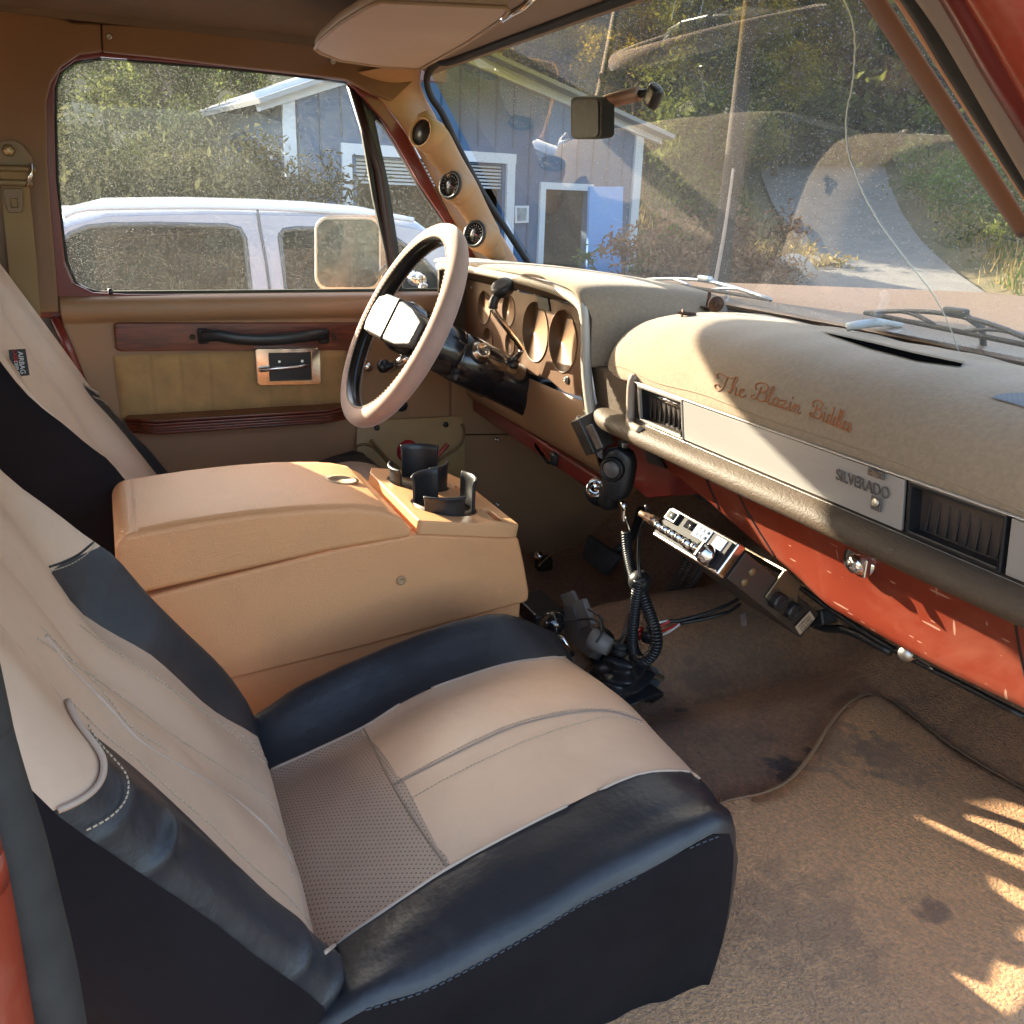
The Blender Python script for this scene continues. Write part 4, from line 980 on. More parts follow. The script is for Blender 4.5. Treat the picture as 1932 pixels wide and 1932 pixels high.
t2, an2 = nearest_t(860, 702)
lathe('hazard_knob', onc(t2, an2, .047), outn(an2), [(.009,0),(.009,.006),(.007,.008),(.007,.016),(.0095,.018),(.0095,.022),(.006,.025),(.004,.025),(.004,.028),(0,.028)], BLK, col, seg=20)
t3, an3 = nearest_t(969, 681)
sh = empty('gear_shift_lever', tuple(onc(t3, an3, .045))); tag(sh, 'bent chrome column shift lever with round black knob before the gauge holes', 'gear lever')
b0 = onc(t3, an3, .045)
lp = [b0, P(983,664,x=b0.x+.03), P(983,655,x=b0.x+.035), P(958,622,x=-.345), P(934,590,x=-.34), P(932,575,x=-.34), P(942,550,x=-.335)]
tube('lever_rod', [tuple(q) for q in lp], [.0062]*1+[.0062]*0 if False else .0056, CHR, sh, smoothn=4, seg=12)
tube('lever_sleeve', [P(930,582,x=-.338), P(932,568,x=-.337), P(944,547,x=-.334)], .009, BLK, sh, smoothn=3, seg=12)
lathe('shift_knob', P(948,542,x=-.333), (.25,-.50,.83), [(.012,-.016),(.021,-.010),(.0225,0),(.0215,.006),(.019,.0085),(.010,.0075),(0,.0075)], BLK, sh, seg=32)
tube('lever_socket', [b0+Vector((0,0,-.008)), b0+Vector((.008,-.002,.004))], .013, BLK, sh)
ts = empty('turn_signal_lever', tuple(P(738,690,x=-.50))); tag(ts, 'chrome turn signal stalk end with black cap, below the horn pad', 'turn signal lever')
tube('stalk', [P(775,672,x=-.46), P(735,695,x=-.53)], .010, CHR, ts, seg=16); tube('stalk_cap', [P(728,690,x=-.535), P(720,692,x=-.545)], .0135, BLK, ts, seg=16)

# ================================================================== SEATS
def build_seat(mir, label, cat_label):
    sgn = -1 if mir else 1
    T = lambda p: Vector((sgn*p[0]+(0.0 if not mir else -.0), p[1], p[2]))
    root = empty('bucket_seat', (sgn*.44, .3, 0)); tag(root, label, 'car seat', 'front bucket seats')
    def col(pts, x, n=26, pre=None, post=None):
        q = [tuple(P(u, v, x=x)) for u, v in pts]
        if pre: q = pre+q
        if post: q = q+post
        return resamp(cat(q, 6), n)
    n = 30
    c_far = col([(480,1352),(560,1300),(640,1262),(720,1227),(800,1194),(880,1170),(950,1160),(1010,1178),(1060,1210)], .205, n, post=[(.215,.545,.10),(.22,.53,-.02)])
    c_fb = resamp([(.205,p[1],-.03) for p in c_far], n)
    c_fo = c_far+np.array([-.012,0,-.05]); c_fo[-1] = c_far[-1]
    c_f2 = col([(510,1450),(600,1412),(690,1368),(780,1314),(870,1279),(970,1250),(1068,1239)], .27, n, pre=[(.27,.09,.12)], post=[(.27,.553,.16),(.27,.55,.06),(.27,.53,-.02)])
    c_n1 = col([(612,1798),(720,1720),(845,1638),(960,1575),(1080,1515),(1200,1462),(1290,1455),(1322,1471)], .60, n, pre=[(.60,.09,.13)], post=[(.60,.535,.19),(.60,.54,.07),(.60,.52,-.02)])
    mid = (c_f2+c_n1)/2; mid[:, 2] += .016*np.sin(np.clip(np.linspace(0,1.15,n),0,1)*math.pi)+.004
    q1 = (c_f2*.75+c_n1*.25); q1[:, 2] += .012*np.sin(np.clip(np.linspace(0,1.15,n),0,1)*math.pi)
    q3 = (c_f2*.25+c_n1*.75); q3[:, 2] += .012*np.sin(np.clip(np.linspace(0,1.15,n),0,1)*math.pi)
    c_n2 = col([(690,1905),(800,1870),(900,1820),(1000,1765),(1100,1705),(1200,1655),(1300,1600),(1370,1568)], .69, n, pre=[(.69,.06,.15)], post=[(.685,.497,.20),(.68,.50,.09),(.672,.48,-.02)])
    c_nb = (c_n1+c_n2)/2+np.array([.006,0,.008]); c_nb[-9:, 1] += .012
    nb = resamp([tuple(P(u, v, x=.675)) for u, v in [(640,2120),(900,2060),(1100,1985),(1225,1925),(1290,1890)]]+[(.675,.485,.03)], n)
    nb[:, 1] = np.interp(np.linspace(0,1,n), [0,.8,1], [.05,.46,.465]); nb[:, 2] = -.03; nb[:,0] = .672
    nm = (c_n2+nb)/2+np.array([.006,0,0]); nm[-4:,1] += np.array([.0,.004,.006,.004])
    fm = (c_fo+c_fb)/2
    cols = [c_fb, c_fo, c_far, c_f2, q1, mid, q3, c_n1, c_nb, c_n2, nm, nb]
    for c in cols:
        pass
    def dense(cols, a, b, m=5):
        """catmull across columns a..b"""
        out = []
        for i in range(a, b):
            p0 = cols[max(i-1, 0)] if i > 0 else 2*cols[0]-cols[1]
            p1, p2 = cols[i], cols[i+1]; p3 = cols[i+2] if i+2 < len(cols) else 2*cols[-1]-cols[-2]
            for k in range(m):
                t = k/m; out.append(.5*((2*p1)+(-p0+p2)*t+(2*p0-5*p1+4*p2-p3)*t*t+(-p0+3*p1-3*p2+p3)*t**3))
        out.append(cols[b]); return out
    def wr(rows, amp, f, seed):
        rs = np.random.default_rng(seed); ph = rs.uniform(0, 6, 6); out = []
        for r in rows:
            out.append([q+np.array([0,0,1])*amp*(math.sin(q[0]*f+ph[0]+3*math.sin(q[1]*f*.4+ph[1]))*math.sin(q[1]*f*.7+ph[2])) for q in r])
        return out
    def emit(name, rows, m, sub=0, sol=0.):
        return grid(name, [[T(q) for q in r] for r in rows], m, root, solid=sol)
    far = dense(cols, 0, 3); far = wr(far, .0012, 60, 1)
    o_far = emit('cushion_bolster', far, SEATB)
    cen = dense(cols, 3, 7)
    js = [int(np.argmin(abs(r[:, 1]-.235))) for r in cen]; j = int(round(np.median(js)))
    # exact split row: resample each row so the split falls at one index
    A, B = [], []
    for r in cen:
        yv = .236; rr = resamp(r, 200); k = int(np.argmin(abs(rr[:60+60, 1]-yv)))
        A.append(resamp(rr[:k+1], 14)); B.append(resamp(rr[k:], 30))
    o_perf = emit('perforated_panel', A, SEATP); o_cen = emit('center_panel', B, SEATT)
    near = wr(dense(cols, 7, 9, 7), .0015, 50, 3); o_near = emit('cushion_bolster', near, SEATB)
    side = dense(cols, 9, 11, 8)
    sd = []
    for i, r in enumerate(side):
        f = i/len(side); sd.append([q+np.array([.011*(1-abs(math.sin(q[1]*26+4*f+math.sin(q[1]*17)*2)))**2*f+.006*math.sin(q[1]*18+f*5)*f, 0, .002*math.sin(q[1]*40)*f]) for q in r])
    o_side = emit('cushion_side', sd, FABB)
    # front closing
    # backrest -------------------------------------------------
    nb_ = 34
    up = lambda x: [(x,-.165,.60),(x,-.205,.70),(x,-.235,.735)]
    b1 = col([(476,1352),(460,1322),(420,1260),(350,1192),(280,1122),(215,1048),(166,1015),(100,963),(0,888)], .205, nb_, post=up(.215))
    b2 = col([(487,1391),(442,1365),(390,1331),(330,1275),(281,1233),(210,1193),(149,1152),(95,1078)], .27, nb_, pre=[(.27,.115,.14)], post=[(.27,-.115,.50),(.27,-.16,.60),(.27,-.20,.70),(.27,-.235,.735)])
    b4 = col([(600,1785),(562,1740),(506,1687),(450,1635),(394,1579),(319,1507),(240,1436),(187,1395),(135,1345),(112,1312)], .60, nb_, pre=[(.60,.118,.12)], post=[(.60,-.09,.52),(.60,-.14,.61),(.60,-.19,.70),(.60,-.23,.735)])
    b5 = col([(619,1912),(562,1860),(487,1807),(412,1747),(337,1695),(262,1646),(169,1582),(112,1541)], .68, nb_, pre=[(.68,.11,.12)], post=[(.675,-.11,.50),(.67,-.155,.60),(.66,-.20,.69),(.64,-.235,.735)])
    bm = (b2+b4)/2; s = np.sin(np.linspace(0,1,nb_)*math.pi); bm[:,1] -= .006*s; bm[:,1] += .0
    bq = b2*.72+b4*.28; bq[:,1] += .010*s; bq3 = b2*.28+b4*.72; bq3[:,1] += .010*s
    b45 = (b4+b5)/2+np.array([.006,.020,.010])
    b45[:,:] -= np.array([0,.012,.006])*np.linspace(0,1,nb_)[:,None]
    bk = np.array([0,-.15,-.05])
    b0 = b1+np.array([.012,-.13,-.03]); b6 = b5+np.array([-.02,-.14,-.05]); b6m = b5+np.array([.006,-.07,-.03])
    b0m = b1+np.array([-.006,-.06,-.01])
    bc = [b0, b0m, b1, b2, bq, bm, bq3, b4, b45, b5, b6m, b6]
    def splitz(rows, zs, na, nb2):
        A, B = [], []
        for i, r in enumerate(rows):
            rr = resamp(r, 300); z = zs(i/(len(rows)-1)); tv = np.linspace(0, 1, 300); t = float(np.interp(z, np.maximum.accumulate(rr[:, 2]), tv))
            at = lambda q: np.stack([np.interp(q, tv, rr[:, c]) for c in range(3)], 1)
            A.append(at(np.linspace(0, t, na))); B.append(at(np.linspace(t, 1, nb2)))
        return A, B
    emit('back_side', [r for r in dense(bc, 0, 2, 5)], FABB)
    farb = dense(bc, 2, 3, 8); A, B = splitz(farb, lambda f: .425+.0*f, 24, 16)
    o_bf = emit('back_bolster', A, SEATB); o_bft = emit('shoulder_panel', B, SEATT)
    o_bc = emit('back_center_panel', [list(r) for r in dense(bc, 3, 7, 6)], SEATT)
    nearb = dense(bc, 7, 9, 12); A, B = splitz(nearb, lambda f: .455-.035*f-.012*math.sin(f*math.pi), 90, 18)
    rs = []
    for i, r in enumerate(A):
        f = i/(len(A)-1); rs.append([q+np.array([.6,1,.6])*min(1,(len(r)-1-jq)/20)*(.0075*f*(1-abs(math.sin(q[2]*42+1.5*math.sin(q[2]*33)+f*2.2)))**2*max(0,math.sin(f*math.pi*.92))-.002*f) for jq, q in enumerate(r)])
    ed_ = [T(r[0]+np.array([.002,.003,.001])) for r in B]; tube('shoulder_piping', ed_, .0024, PIPET, root, seg=8)
    st_ = resamp([tuple(T(r[-7]+np.array([.002,.003,.001]))) for r in A], 25*3+1); V_, F_ = [], []
    for q_i in range(25): tube_geo(st_[q_i*3:q_i*3+3], .0007, 5, V_, F_)
    mesh('shoulder_stitching', V_, F_, STITCH, root)
    o_bn = emit('back_bolster', rs, SEATB); o_bnt = emit('shoulder_panel', B, SEATT)
    o_bs = emit('back_side', [r for r in dense(bc, 9, 11, 5)], FABB)
    emit('back_rear_panel', [b0, (b0+b6)/2+np.array([0,-.02,0]), b6], FABB)
    # top cap
    top = [c[-1] for c in dense(bc, 0, 11, 2)]; ctr = np.mean(np.array(top), 0)
    mesh('back_top', [T(q) for q in top]+[T(ctr+np.array([0,0,.012]))], [(i, (i+1) % len(top), len(top)) for i in range(len(top))], SEATT, root)
    return root, dict(perf=o_perf, cen=o_cen, near=o_near, side=o_side, bf=o_bf, bft=o_bft, bc=o_bc, bn=o_bn, bnt=o_bnt, bs=o_bs, far=o_far)
seatP, sp_ = build_seat(False, 'passenger bucket seat in tan and black leatherette cover, nearest the camera', 0)
seatD, sd_ = build_seat(True, 'driver bucket seat in tan and black cover with a small warning tag, beyond the console', 0)
hs = hitter(*sp_.values())
def st(par, uv, m=STITCH, r=.00065, dash=.0045, **k): return seam('stitching', hs, uv, m, par, r, dash=dash, **k)
def pp_(par, uv, m=PIPET, r=.0019): return seam('piping', hs, uv, m, par, r, lift=.0003, n=10)
st(sp_['cen'], [(742,1478),(820,1436),(900,1395),(980,1362),(1080,1340),(1150,1340),(1200,1352)])
pp_(sp_['cen'], [(742,1482),(820,1442),(900,1402),(980,1368),(1080,1345),(1150,1343),(1210,1360)], mat('tan_fold', (.30,.22,.17), .6), .0011)
st(sp_['cen'], [(762,1515),(840,1470),(920,1430),(1000,1395),(1090,1365),(1160,1352),(1215,1368)])
pp_(sp_['perf'], [(686,1375),(712,1425),(740,1480),(790,1560),(845,1636)], mat('tan_fold', (.30,.22,.17), .6), .0014)
pp_(sp_['perf'], [(612,1798),(680,1748),(760,1694),(845,1638),(960,1575),(1080,1515),(1200,1462),(1290,1455),(1320,1470)])
pp_(sp_['cen'], [(512,1452),(600,1413),(690,1370),(780,1314),(870,1279),(970,1250),(1066,1240)])
st(sp_['side'], [(690,1905),(800,1870),(900,1820),(1000,1765),(1100,1705),(1200,1655),(1300,1600),(1380,1568)], mat('grey_thread', (.045,.05,.062), .7), .001, .007)
# backrest seams
st(sp_['bc'], [(70,1205),(150,1260),(235,1320),(330,1390),(430,1455),(500,1505),(540,1570),(553,1620)])
pp_(sp_['bc'], [(85,1200),(135,1262),(200,1330),(260,1395),(330,1440),(400,1480),(470,1530),(520,1580),(548,1625),(553,1650)])
st(sp_['bc'], [(75,1180),(130,1240),(190,1300),(245,1370),(320,1420)])
st(sp_['bc'], [(150,1180),(230,1240),(320,1300),(390,1350),(450,1395),(500,1440)])
st(sp_['bc'], [(195,1212),(270,1262),(340,1312),(410,1360),(480,1405),(505,1440)])
st(sp_['bc'], [(140,1330),(200,1390),(260,1435),(330,1500),(400,1560),(470,1630),(540,1690),(590,1750)])

st(sp_['bf'], [(95,1078),(130,1066),(160,1048),(180,1028)])
pp_(sp_['bf'], [(92,1070),(120,1060),(150,1045),(182,1018)], BLK, .0014)
# warning tag on the driver seat
hd_ = hitter(*sd_.values())
h0 = hd_(45,690,.003)[0]
tg = [P(u, v, x=h0.x+.035) for u, v in [(16,660),(48,658),(56,708),(22,712)]] if h0 is not None else [None]
if all(t is not None for t in tg):
    wt_ = plate('warning_tag', tg, BLK, sd_['bft'], depth=(-.001,0,0))
    cx = sum((t for t in tg), Vector())/4; ux = (tg[3]-tg[0]+tg[2]-tg[1]).normalized(); uy = (tg[1]-tg[0]).normalized(); nn = ux.cross(uy).normalized()
    if nn.dot(Vector(CAM)-cx) < 0: nn = -nn
    H = (tg[3]-tg[0]).length; Wd = (tg[1]-tg[0]).length
    white = mat('tag_white', (.7,.7,.7), .7); redm = mat('tag_red', (.5,.02,.02), .7)
    text('tag_text', 'AIRBAG', white, cx+uy*Wd*.16+nn*.001, ux, uy, H*.235, sd_['bft'])
    text('tag_text', 'LASER', redm, cx-uy*Wd*.17-ux*H*.24+nn*.001, ux, uy, H*.17, sd_['bft'])
    text('tag_text', 'DEPLOY', white, cx-uy*Wd*.17+ux*H*.22+nn*.001, ux, uy, H*.17, sd_['bft'])

# ================================================================== CENTER CONSOLE
con = empty('center_console', (-.1,.27,0)); tag(con, 'tan vinyl center console with hinged lid and cup holder tray between the seats', 'console')
def extr(name, prof, x0, x1, m, par, bevel=.008, taper=0., n=2, **k):
    V = []; F = []; N_ = len(prof); xs = np.linspace(x0, x1, n)
    for x in xs:
        for (y, z) in prof: V.append((x, y, z))
    for i in range(n-1):
        for j in range(N_):
            a = i*N_+j; b = i*N_+(j+1) % N_; F.append((a, b, b+N_, a+N_))
    F.append(tuple(range(N_))); F.append(tuple(range((n-1)*N_, n*N_)))
    return mesh(name, V, F, m, par, bevel=bevel, bseg=4, **k)
body = [(-.018,.285),(.10,.302),(.25,.322),(.378,.332),(.40,.3295),(.551,.3045),(.562,.26),(.573,.208),(.572,.192)]
def sm(pr, idx, n=6): return pr
ob = extr('console_body', body+[(.563,.190),(.30,.160),(.02,.135),(-.005,.14),(-.012,.20)], -.245, .050, TANL, con, .006)
base = [(.0,.138),(.30,.163),(.560,.193),(.556,.06),(.55,-.06),(.02,-.06)]
extr('console_base', base, -.238, .0445, TANL, con, .003)
lid = [(-.020,.292),(-.028,.33),(-.026,.366),(-.014,.380),(.02,.3835),(.08,.388),(.15,.3905),(.22,.390),(.29,.3845),(.335,.374),(.362,.358),(.376,.340),(.378,.330),(.370,.327),(.25,.322),(.10,.3055)]
ol_ = extr('console_lid', lid, -.205, .052, TANL, con, .010)
lt = [(.004,.384),(.05,.389),(.10,.392),(.15,.3935),(.20,.3935),(.26,.390),(.31,.384),(.338,.376)]
grid('lid_top_panel', [[Vector((x, y, z-dz)) for y, z in lt] for x, dz in ((-.196,.008),(-.190,.001),(-.17,.0),(0.0,.0),(.036,.0),(.043,.001),(.047,.008))], TANL, con)
lathe('lid_latch', (-.085,.305,.384), (0,.1,1), [(.026,.0012),(.020,.0018),(.017,-.0015),(.008,-.002),(.007,.0005),(0,.0008)], TANS, con, seg=30)
screw(P(757,1095,x=.052), (1,0,0), con, .0075, TANS, 'plug')
# tray
tz = lambda y: .354-(y-.385)*.165
tn = Vector((0,.163,.987))
def circt(x, y, r, n=36): return [Vector((x+r*math.cos(a), y+r*math.sin(a), tz(y+r*math.sin(a)))) for a in np.linspace(0, 2*math.pi, n, endpoint=False)]
H1, H2 = (-.032,.455,.052), (-.162,.455,.052)
tro = [Vector((-.245,.395,tz(.395))),Vector((-.21,.383,tz(.383))),Vector((.046,.386,tz(.386))),Vector((.052,.392,tz(.392))),Vector((.052,.535,tz(.535))),Vector((.046,.552,tz(.552))),Vector((-.21,.552,tz(.552))),Vector((-.245,.54,tz(.54)))]
slot = [Vector((x, y, tz(y))) for x, y in [(-.03,.523),(-.02,.519),(.028,.519),(.034,.525),(.028,.532),(-.025,.530)]]
slot2 = [Vector((x, y, tz(y))) for x, y in [(-.17,.517),(-.12,.515),(-.11,.519),(-.12,.526),(-.17,.527)]]
tr = plate('cup_tray', tro, TANT, con, holes=[circt(*H1), circt(*H2), slot, slot2], depth=(0,-.004,-.022), bevel=.0025, smooth=True)
for H_ in (H1, H2):
    lathe('cup_well', Vector((H_[0], H_[1], tz(H_[1]))), tn, [(H_[2],-.002),(H_[2]-.001,-.045),(0,-.047)], WELL, tr, seg=36)
plate('tray_floor', [Vector((p.x, p.y, p.z-.020)) for p in [Vector((-.2,.505,tz(.505))),Vector((.04,.505,tz(.505))),Vector((.04,.54,tz(.54))),Vector((-.2,.54,tz(.54)))]], TANS, tr)
def fins(H_, spec, lab):
    e = empty('cup_holder_insert', (H_[0], H_[1], tz(H_[1])-.04)); tag(e, lab, 'cup holder', 'black cup holder inserts')
    for (a0, a1, h, rad) in spec:
        rows = []
        for a in np.linspace(R_(a0), R_(a1), 12):
            row = []
            for (dr, z) in ((0,-.040),(0,-.01),(.0005,h-.010),(.002,h-.004),(.0045,h)):
                row.append(Vector((H_[0]+(rad+dr)*math.cos(a), H_[1]+(rad+dr)*math.sin(a), tz(H_[1])+z)))
            rows.append(row)
        grid('fin', rows, BLK, e, solid=.0048, bevel=.0015, off=0)
    lathe('insert_base', Vector((H_[0], H_[1], tz(H_[1])-.040)), (0,0,1), [(.049,0),(.049,.004),(0,.004)], BLK, e, seg=30)
fins(H1, [(-58,22,.029,.047),(56,126,.046,.047),(172,252,.048,.047)], 'black three fin cup holder insert in the tray hole nearer the passenger seat')
fins(H2, [(2,78,.040,.047),(118,200,.056,.047),(232,304,.034,.047)], 'black three fin cup holder insert in the tray hole nearer the driver door')
# ================================================================== FLOOR MAT, PEDALS, RADIO, CORDS
def PF(u, v, o=0.): return march(u, v, lambda p: p[2]-floorz(p[0], p[1])-o, .4, 3)
mo = [(1250,1560),(1370,1520),(1440,1506),(1490,1480),(1530,1432),(1562,1380),(1598,1337),(1642,1318),(1690,1335),(1800,1415),(1932,1495),(2050,1570),(2110,1650)]
mp2 = [PF(u, v, .008) for u, v in mo]+[Vector((.845,.74,0)), Vector((.845,.55,0)), Vector((.83,.38,0)), Vector((.70,.25,0)), Vector((.40,.22,0)), Vector((.25,.32,0))]
mc = [Vector(tuple(q)) for q in cat([tuple(p) for p in mp2], 5, closed=True)]
def inside(x, y, poly):
    c = False; n = len(poly)
    for i in range(n):
        a, b = poly[i], poly[i-1]
        if (a.y > y) != (b.y > y) and x < (b.x-a.x)*(y-a.y)/(b.y-a.y)+a.x: c = not c
    return c
fm = empty('floor_mat', (.5,.8,-.08)); tag(fm, 'tan carpet floor mat with stitched edge, curled corner and sun patches', 'floor mat')
bm = bmesh.new(); vs = [bm.verts.new((p.x-.5, p.y-.8, 0)) for p in mc]; bm.faces.new(vs)
bmesh.ops.triangulate(bm, faces=bm.faces)
for _ in range(4): bmesh.ops.subdivide_edges(bm, edges=[e for e in bm.edges if e.calc_length() > .03], cuts=1, use_grid_fill=False); bmesh.ops.triangulate(bm, faces=bm.faces)
def mz(x, y): return floorz(x, y)+.009+.003*math.sin(x*14+1)*math.sin(y*10)
for v in bm.verts: v.co.z = mz(v.co.x+.5, v.co.y+.8)+.08
me = bpy.data.meshes.new('mat_top'); bm.to_mesh(me); bm.free(); me.materials.append(FMAT); me.polygons.foreach_set('use_smooth', [True]*len(me.polygons))
mt = bpy.data.objects.new('mat_carpet', me); link(mt, fm); s = mt.modifiers.new('s', 'SOLIDIFY'); s.thickness = .006; s.offset = -1
tube('mat_binding', [Vector((p.x, p.y, mz(p.x, p.y)+.001)) for p in mc]+[Vector((mc[0].x, mc[0].y, mz(mc[0].x, mc[0].y)+.001))], .0055, BIND, fm, seg=10)

spots(CARP, [(PF(1500,1462), .050, (.03,.018,.012), .8), (PF(1470,1440), .03, (.05,.03,.02), .7), (PF(1535,1420), .022, (.04,.022,.015), .8), (PF(1295,1340), .022, (.045,.03,.02), .75), (PF(1330,1290), .07, (.16,.085,.045), .5), (PF(1700,1380), .03, (.09,.05,.03), .5)])
MO = Vector((.5,.8,-.08))
spots(FMAT, [(PF(1745,1735)-MO, .028, (.16,.07,.035), .7), (PF(1640,1370)-MO, .012, (.05,.03,.02), .85), (PF(1645,1680)-MO, .006, (.03,.02,.015), .9), (PF(1790,1540)-MO, .006, (.03,.02,.015), .9), (PF(1560,1420)-MO, .10, (.24,.14,.085), .5), (PF(1680,1450)-MO, .08, (.27,.16,.10), .5), (PF(1500,1750)-MO, .12, (.36,.19,.09), .5)])
FR_ = mat('frayed_dark_thread', (.09,.045,.03), .9)
for a, b in (((1345,1690),(1490,1770)),((1365,1705),(1540,1800)),((1375,1720),(1565,1850)),((1400,1660),(1425,1690))):
    pts = []
    for t in np.linspace(0, 1, 26): pts.append(PF(a[0]+(b[0]-a[0])*t+random.uniform(-4,4), a[1]+(b[1]-a[1])*t+random.uniform(-4,4), .0125))
    tube('frayed_crease', pts, .0013, FR_, fm, seg=5)
# pedals
bp_ = empty('brake_pedal', tuple(P(1130,1048,y=1.0))); tag(bp_, 'black rubber brake pedal hanging in the driver footwell beyond the console', 'pedal')
bpp = [P(u, v, y=y) for u, v, y in [(1108,1008,1.01),(1168,1048,1.01),(1140,1086,.985),(1096,1052,.985)]]
plate('pedal_pad', bpp, mat('worn_pedal_rubber', (.05,.048,.05), .5, var=.3, vscale=40, bump=.5, bscale=120), bp_, depth=(0,.014,-.004), bevel=.004)
tube('pedal_arm', [P(1140,1050,y=1.02), P(1170,1035,y=1.05), P(1195,1005,y=1.08), P(1210,960,y=1.08)], .010, BLK, bp_, smoothn=4)
gp_ = empty('gas_pedal', tuple(P(1270,1100,y=1.1))); tag(gp_, 'long ribbed accelerator pedal below the CB radio', 'pedal')
gq = [P(u, v, y=y) for u, v, y in [(1290,1048,1.10),(1328,1062,1.10),(1287,1135,1.04),(1243,1138,1.04)]]
gpl = plate('pedal_pad', gq, mat('grey_brown_rubber', (.075,.055,.05), .55), gp_, depth=(0,.012,-.006), bevel=.003)
V, F = [], []
for i in range(26):
    for s0, s1 in ((.06,.34),(.38,.62),(.66,.94)):
        a = gq[0].lerp(gq[3], (i+.5)/26); b = gq[1].lerp(gq[2], (i+.5)/26); p = a.lerp(b, s0)+Vector((0,-.002,.0015)); q = a.lerp(b, s1)+Vector((0,-.002,.0015)); tube_geo([p, q], .0011, 4, V, F)
mesh('pedal_ribs', V, F, mat('worn_rib', (.22,.17,.14), .6), gpl)

# radio
cbr = empty('cb_radio', (.317,.70,.38)); tag(cbr, 'chrome faced CB radio with knobs slung under the dash on a bracket', 'radio')
A_ = R_(38); Dv = Vector((0,math.cos(A_),-math.sin(A_))); Hv = Vector((0,math.sin(A_),math.cos(A_))); Xv = Vector((1,0,0))
c0 = Vector((.243,.70,.401)); Wd = .148; Hh = .047
RB = Matrix((Xv, Dv, Hv)).transposed()
def rp(a, d, h): return c0+Xv*a+Dv*d-Hv*h      # a across, d deep, h down from the top edge
def rbox(name, a, d, h, s, m, par=cbr, **k): return box(name, rp(a,d,h), s, m, par, rot=RB, **k)
rbox('radio_body', Wd/2, .105, Hh/2, (Wd-.004,.19,Hh-.004), mat('dark_radio_case', (.05,.04,.036), .4, metal=.3, var=.15, vscale=30), bevel=.002)
rbox('side_plate', Wd+.0005, .075, Hh/2, (.003,.115,Hh-.006), mat('dark_side_plate', (.075,.058,.05), .45, metal=.3), bevel=.001)
rbox('front_bezel', Wd/2, .006, Hh/2, (Wd+.004,.016,Hh+.003), CHR, bevel=.003)
rbox('face_panel', Wd/2, -.0035, Hh/2, (Wd-.006,.005,Hh-.006), mat('smoked_face', (.035,.03,.03), .6, spec=.15), bevel=.001)
rbox('signal_meter', .020, -.008, .012, (.026,.006,.017), BLK, bevel=.0015); rbox('meter_glass', .020, -.0112, .012, (.019,.001,.011), mat('meter_grey', (.10,.10,.095), .2), bevel=0)
rbox('channel_window', .060, -.0065, .011, (.022,.002,.012), mat('meter_dark', (.012,.012,.014), .1), bevel=0)
rbox('display_plate', .088, -.0065, .012, (.034,.002,.019), mat('smoked_chrome', (.22,.25,.30), .6, spec=.2), bevel=.0005)
V, F = [], []
for i in range(3):
    for j in range(2): 
        vq = rp(.080+i*.0085, -.0085, .008+j*.008)
        for k in range(1): box_geo(vq, (.0052,.003,.0045), RB, V, F)
mesh('push_buttons', V, F, mat('white_button', (.8,.8,.8), .4), cbr, bevel=.0012)
rbox('radio_label', .126, -.0065, .013, (.022,.002,.016), mat('pale_label', (.30,.34,.42), .6, spec=.2), bevel=.0005)  # pale label plate on the radio face
def knob(a, h, r, l, nm='knob', m=CHR): lathe(nm, rp(a,-.006,h), -Dv, [(r,0),(r,l*.5),(r*.8,l*.55),(r*.78,l),(0,l)], m, cbr, seg=18)
for a in (.012,.030,.046,.062): knob(a, .034, .0062, .014)
knob(.084,.035,.0075,.016); knob(.101,.034,.0065,.015); knob(.124,.034,.0135,.020, 'channel_knob')
box('knob_pointer', rp(.124,-.0265,.034), (.004,.003,.02), BLK, cbr, rot=RB, bevel=.0005)
# mic plug at the far end of the face
lathe('mic_plug', rp(-.004,-.004,.030), (-.6,-.6,.35), [(.0075,0),(.0075,.012),(.006,.013),(.006,.020),(.0045,.021),(.004,.030),(0,.030)], mat('brass_plug', (.5,.32,.22), .3, metal=.9), cbr, seg=16)
for d, h in ((.045,.017),(.045,.034)): lathe('side_screw', rp(Wd+.002,d,h), Xv, [(.006,0),(.006,.001),(.0045,.003),(0,.0035)], BRS, cbr, seg=16)
for d, h in ((.108,.026),(.140,.024)):
    lathe('thumb_screw', rp(Wd+.004,d,h), Xv, [(.0125,0),(.0125,.012),(.010,.014),(0,.014)], BLK, cbr, seg=10, smooth=False)
    box('screw_slot', rp(Wd+.0185,d,h), (.0012,.003,.016), RUB, cbr, rot=RB, bevel=0)
plate('mount_bracket', [rp(Wd+.003,.088,-.012), rp(Wd+.003,.088,.032), rp(Wd+.003,.150,.036), rp(Wd+.003,.150,.020), rp(Wd+.003,.125,-.012)], mat('brassy_bracket', (.32,.27,.20), .35, metal=.9), cbr, depth=(.003,0,0), bevel=.0008)
rbox('bracket_top', Wd/2, .115, -.012, (Wd+.008,.045,.003), mat('brassy_bracket', (.32,.27,.20), .35, metal=.9), bevel=.0005)
stk = plate('warranty_sticker', [rp(Wd+.0006,.178,.008), rp(Wd+.0006,.195,.012), rp(Wd+.0006,.190,.042), rp(Wd+.0006,.173,.038)], mat('tan_sticker', (.50,.36,.26), .6), cbr, depth=(.0006,0,0))
su = (rp(0,.173,.038)-rp(0,.178,.008)).normalized(); sd2 = (rp(0,.195,.012)-rp(0,.178,.008)).normalized()
for k, w in enumerate(['WARRANTY','VOID IF SEAL','IS REMOVED']): text('sticker_text', w, BLK, rp(Wd+.0016,.1795+.0050*k,.0240+.001*k), -su, sd2, .0042, stk, depth=.0002, sx=.95)
plate('rear_plug', [P(u, v, y=.86) for u, v in [(1520,1155),(1548,1150),(1552,1180),(1524,1184)]], BLK, cbr, depth=(0,.03,0), bevel=.003)

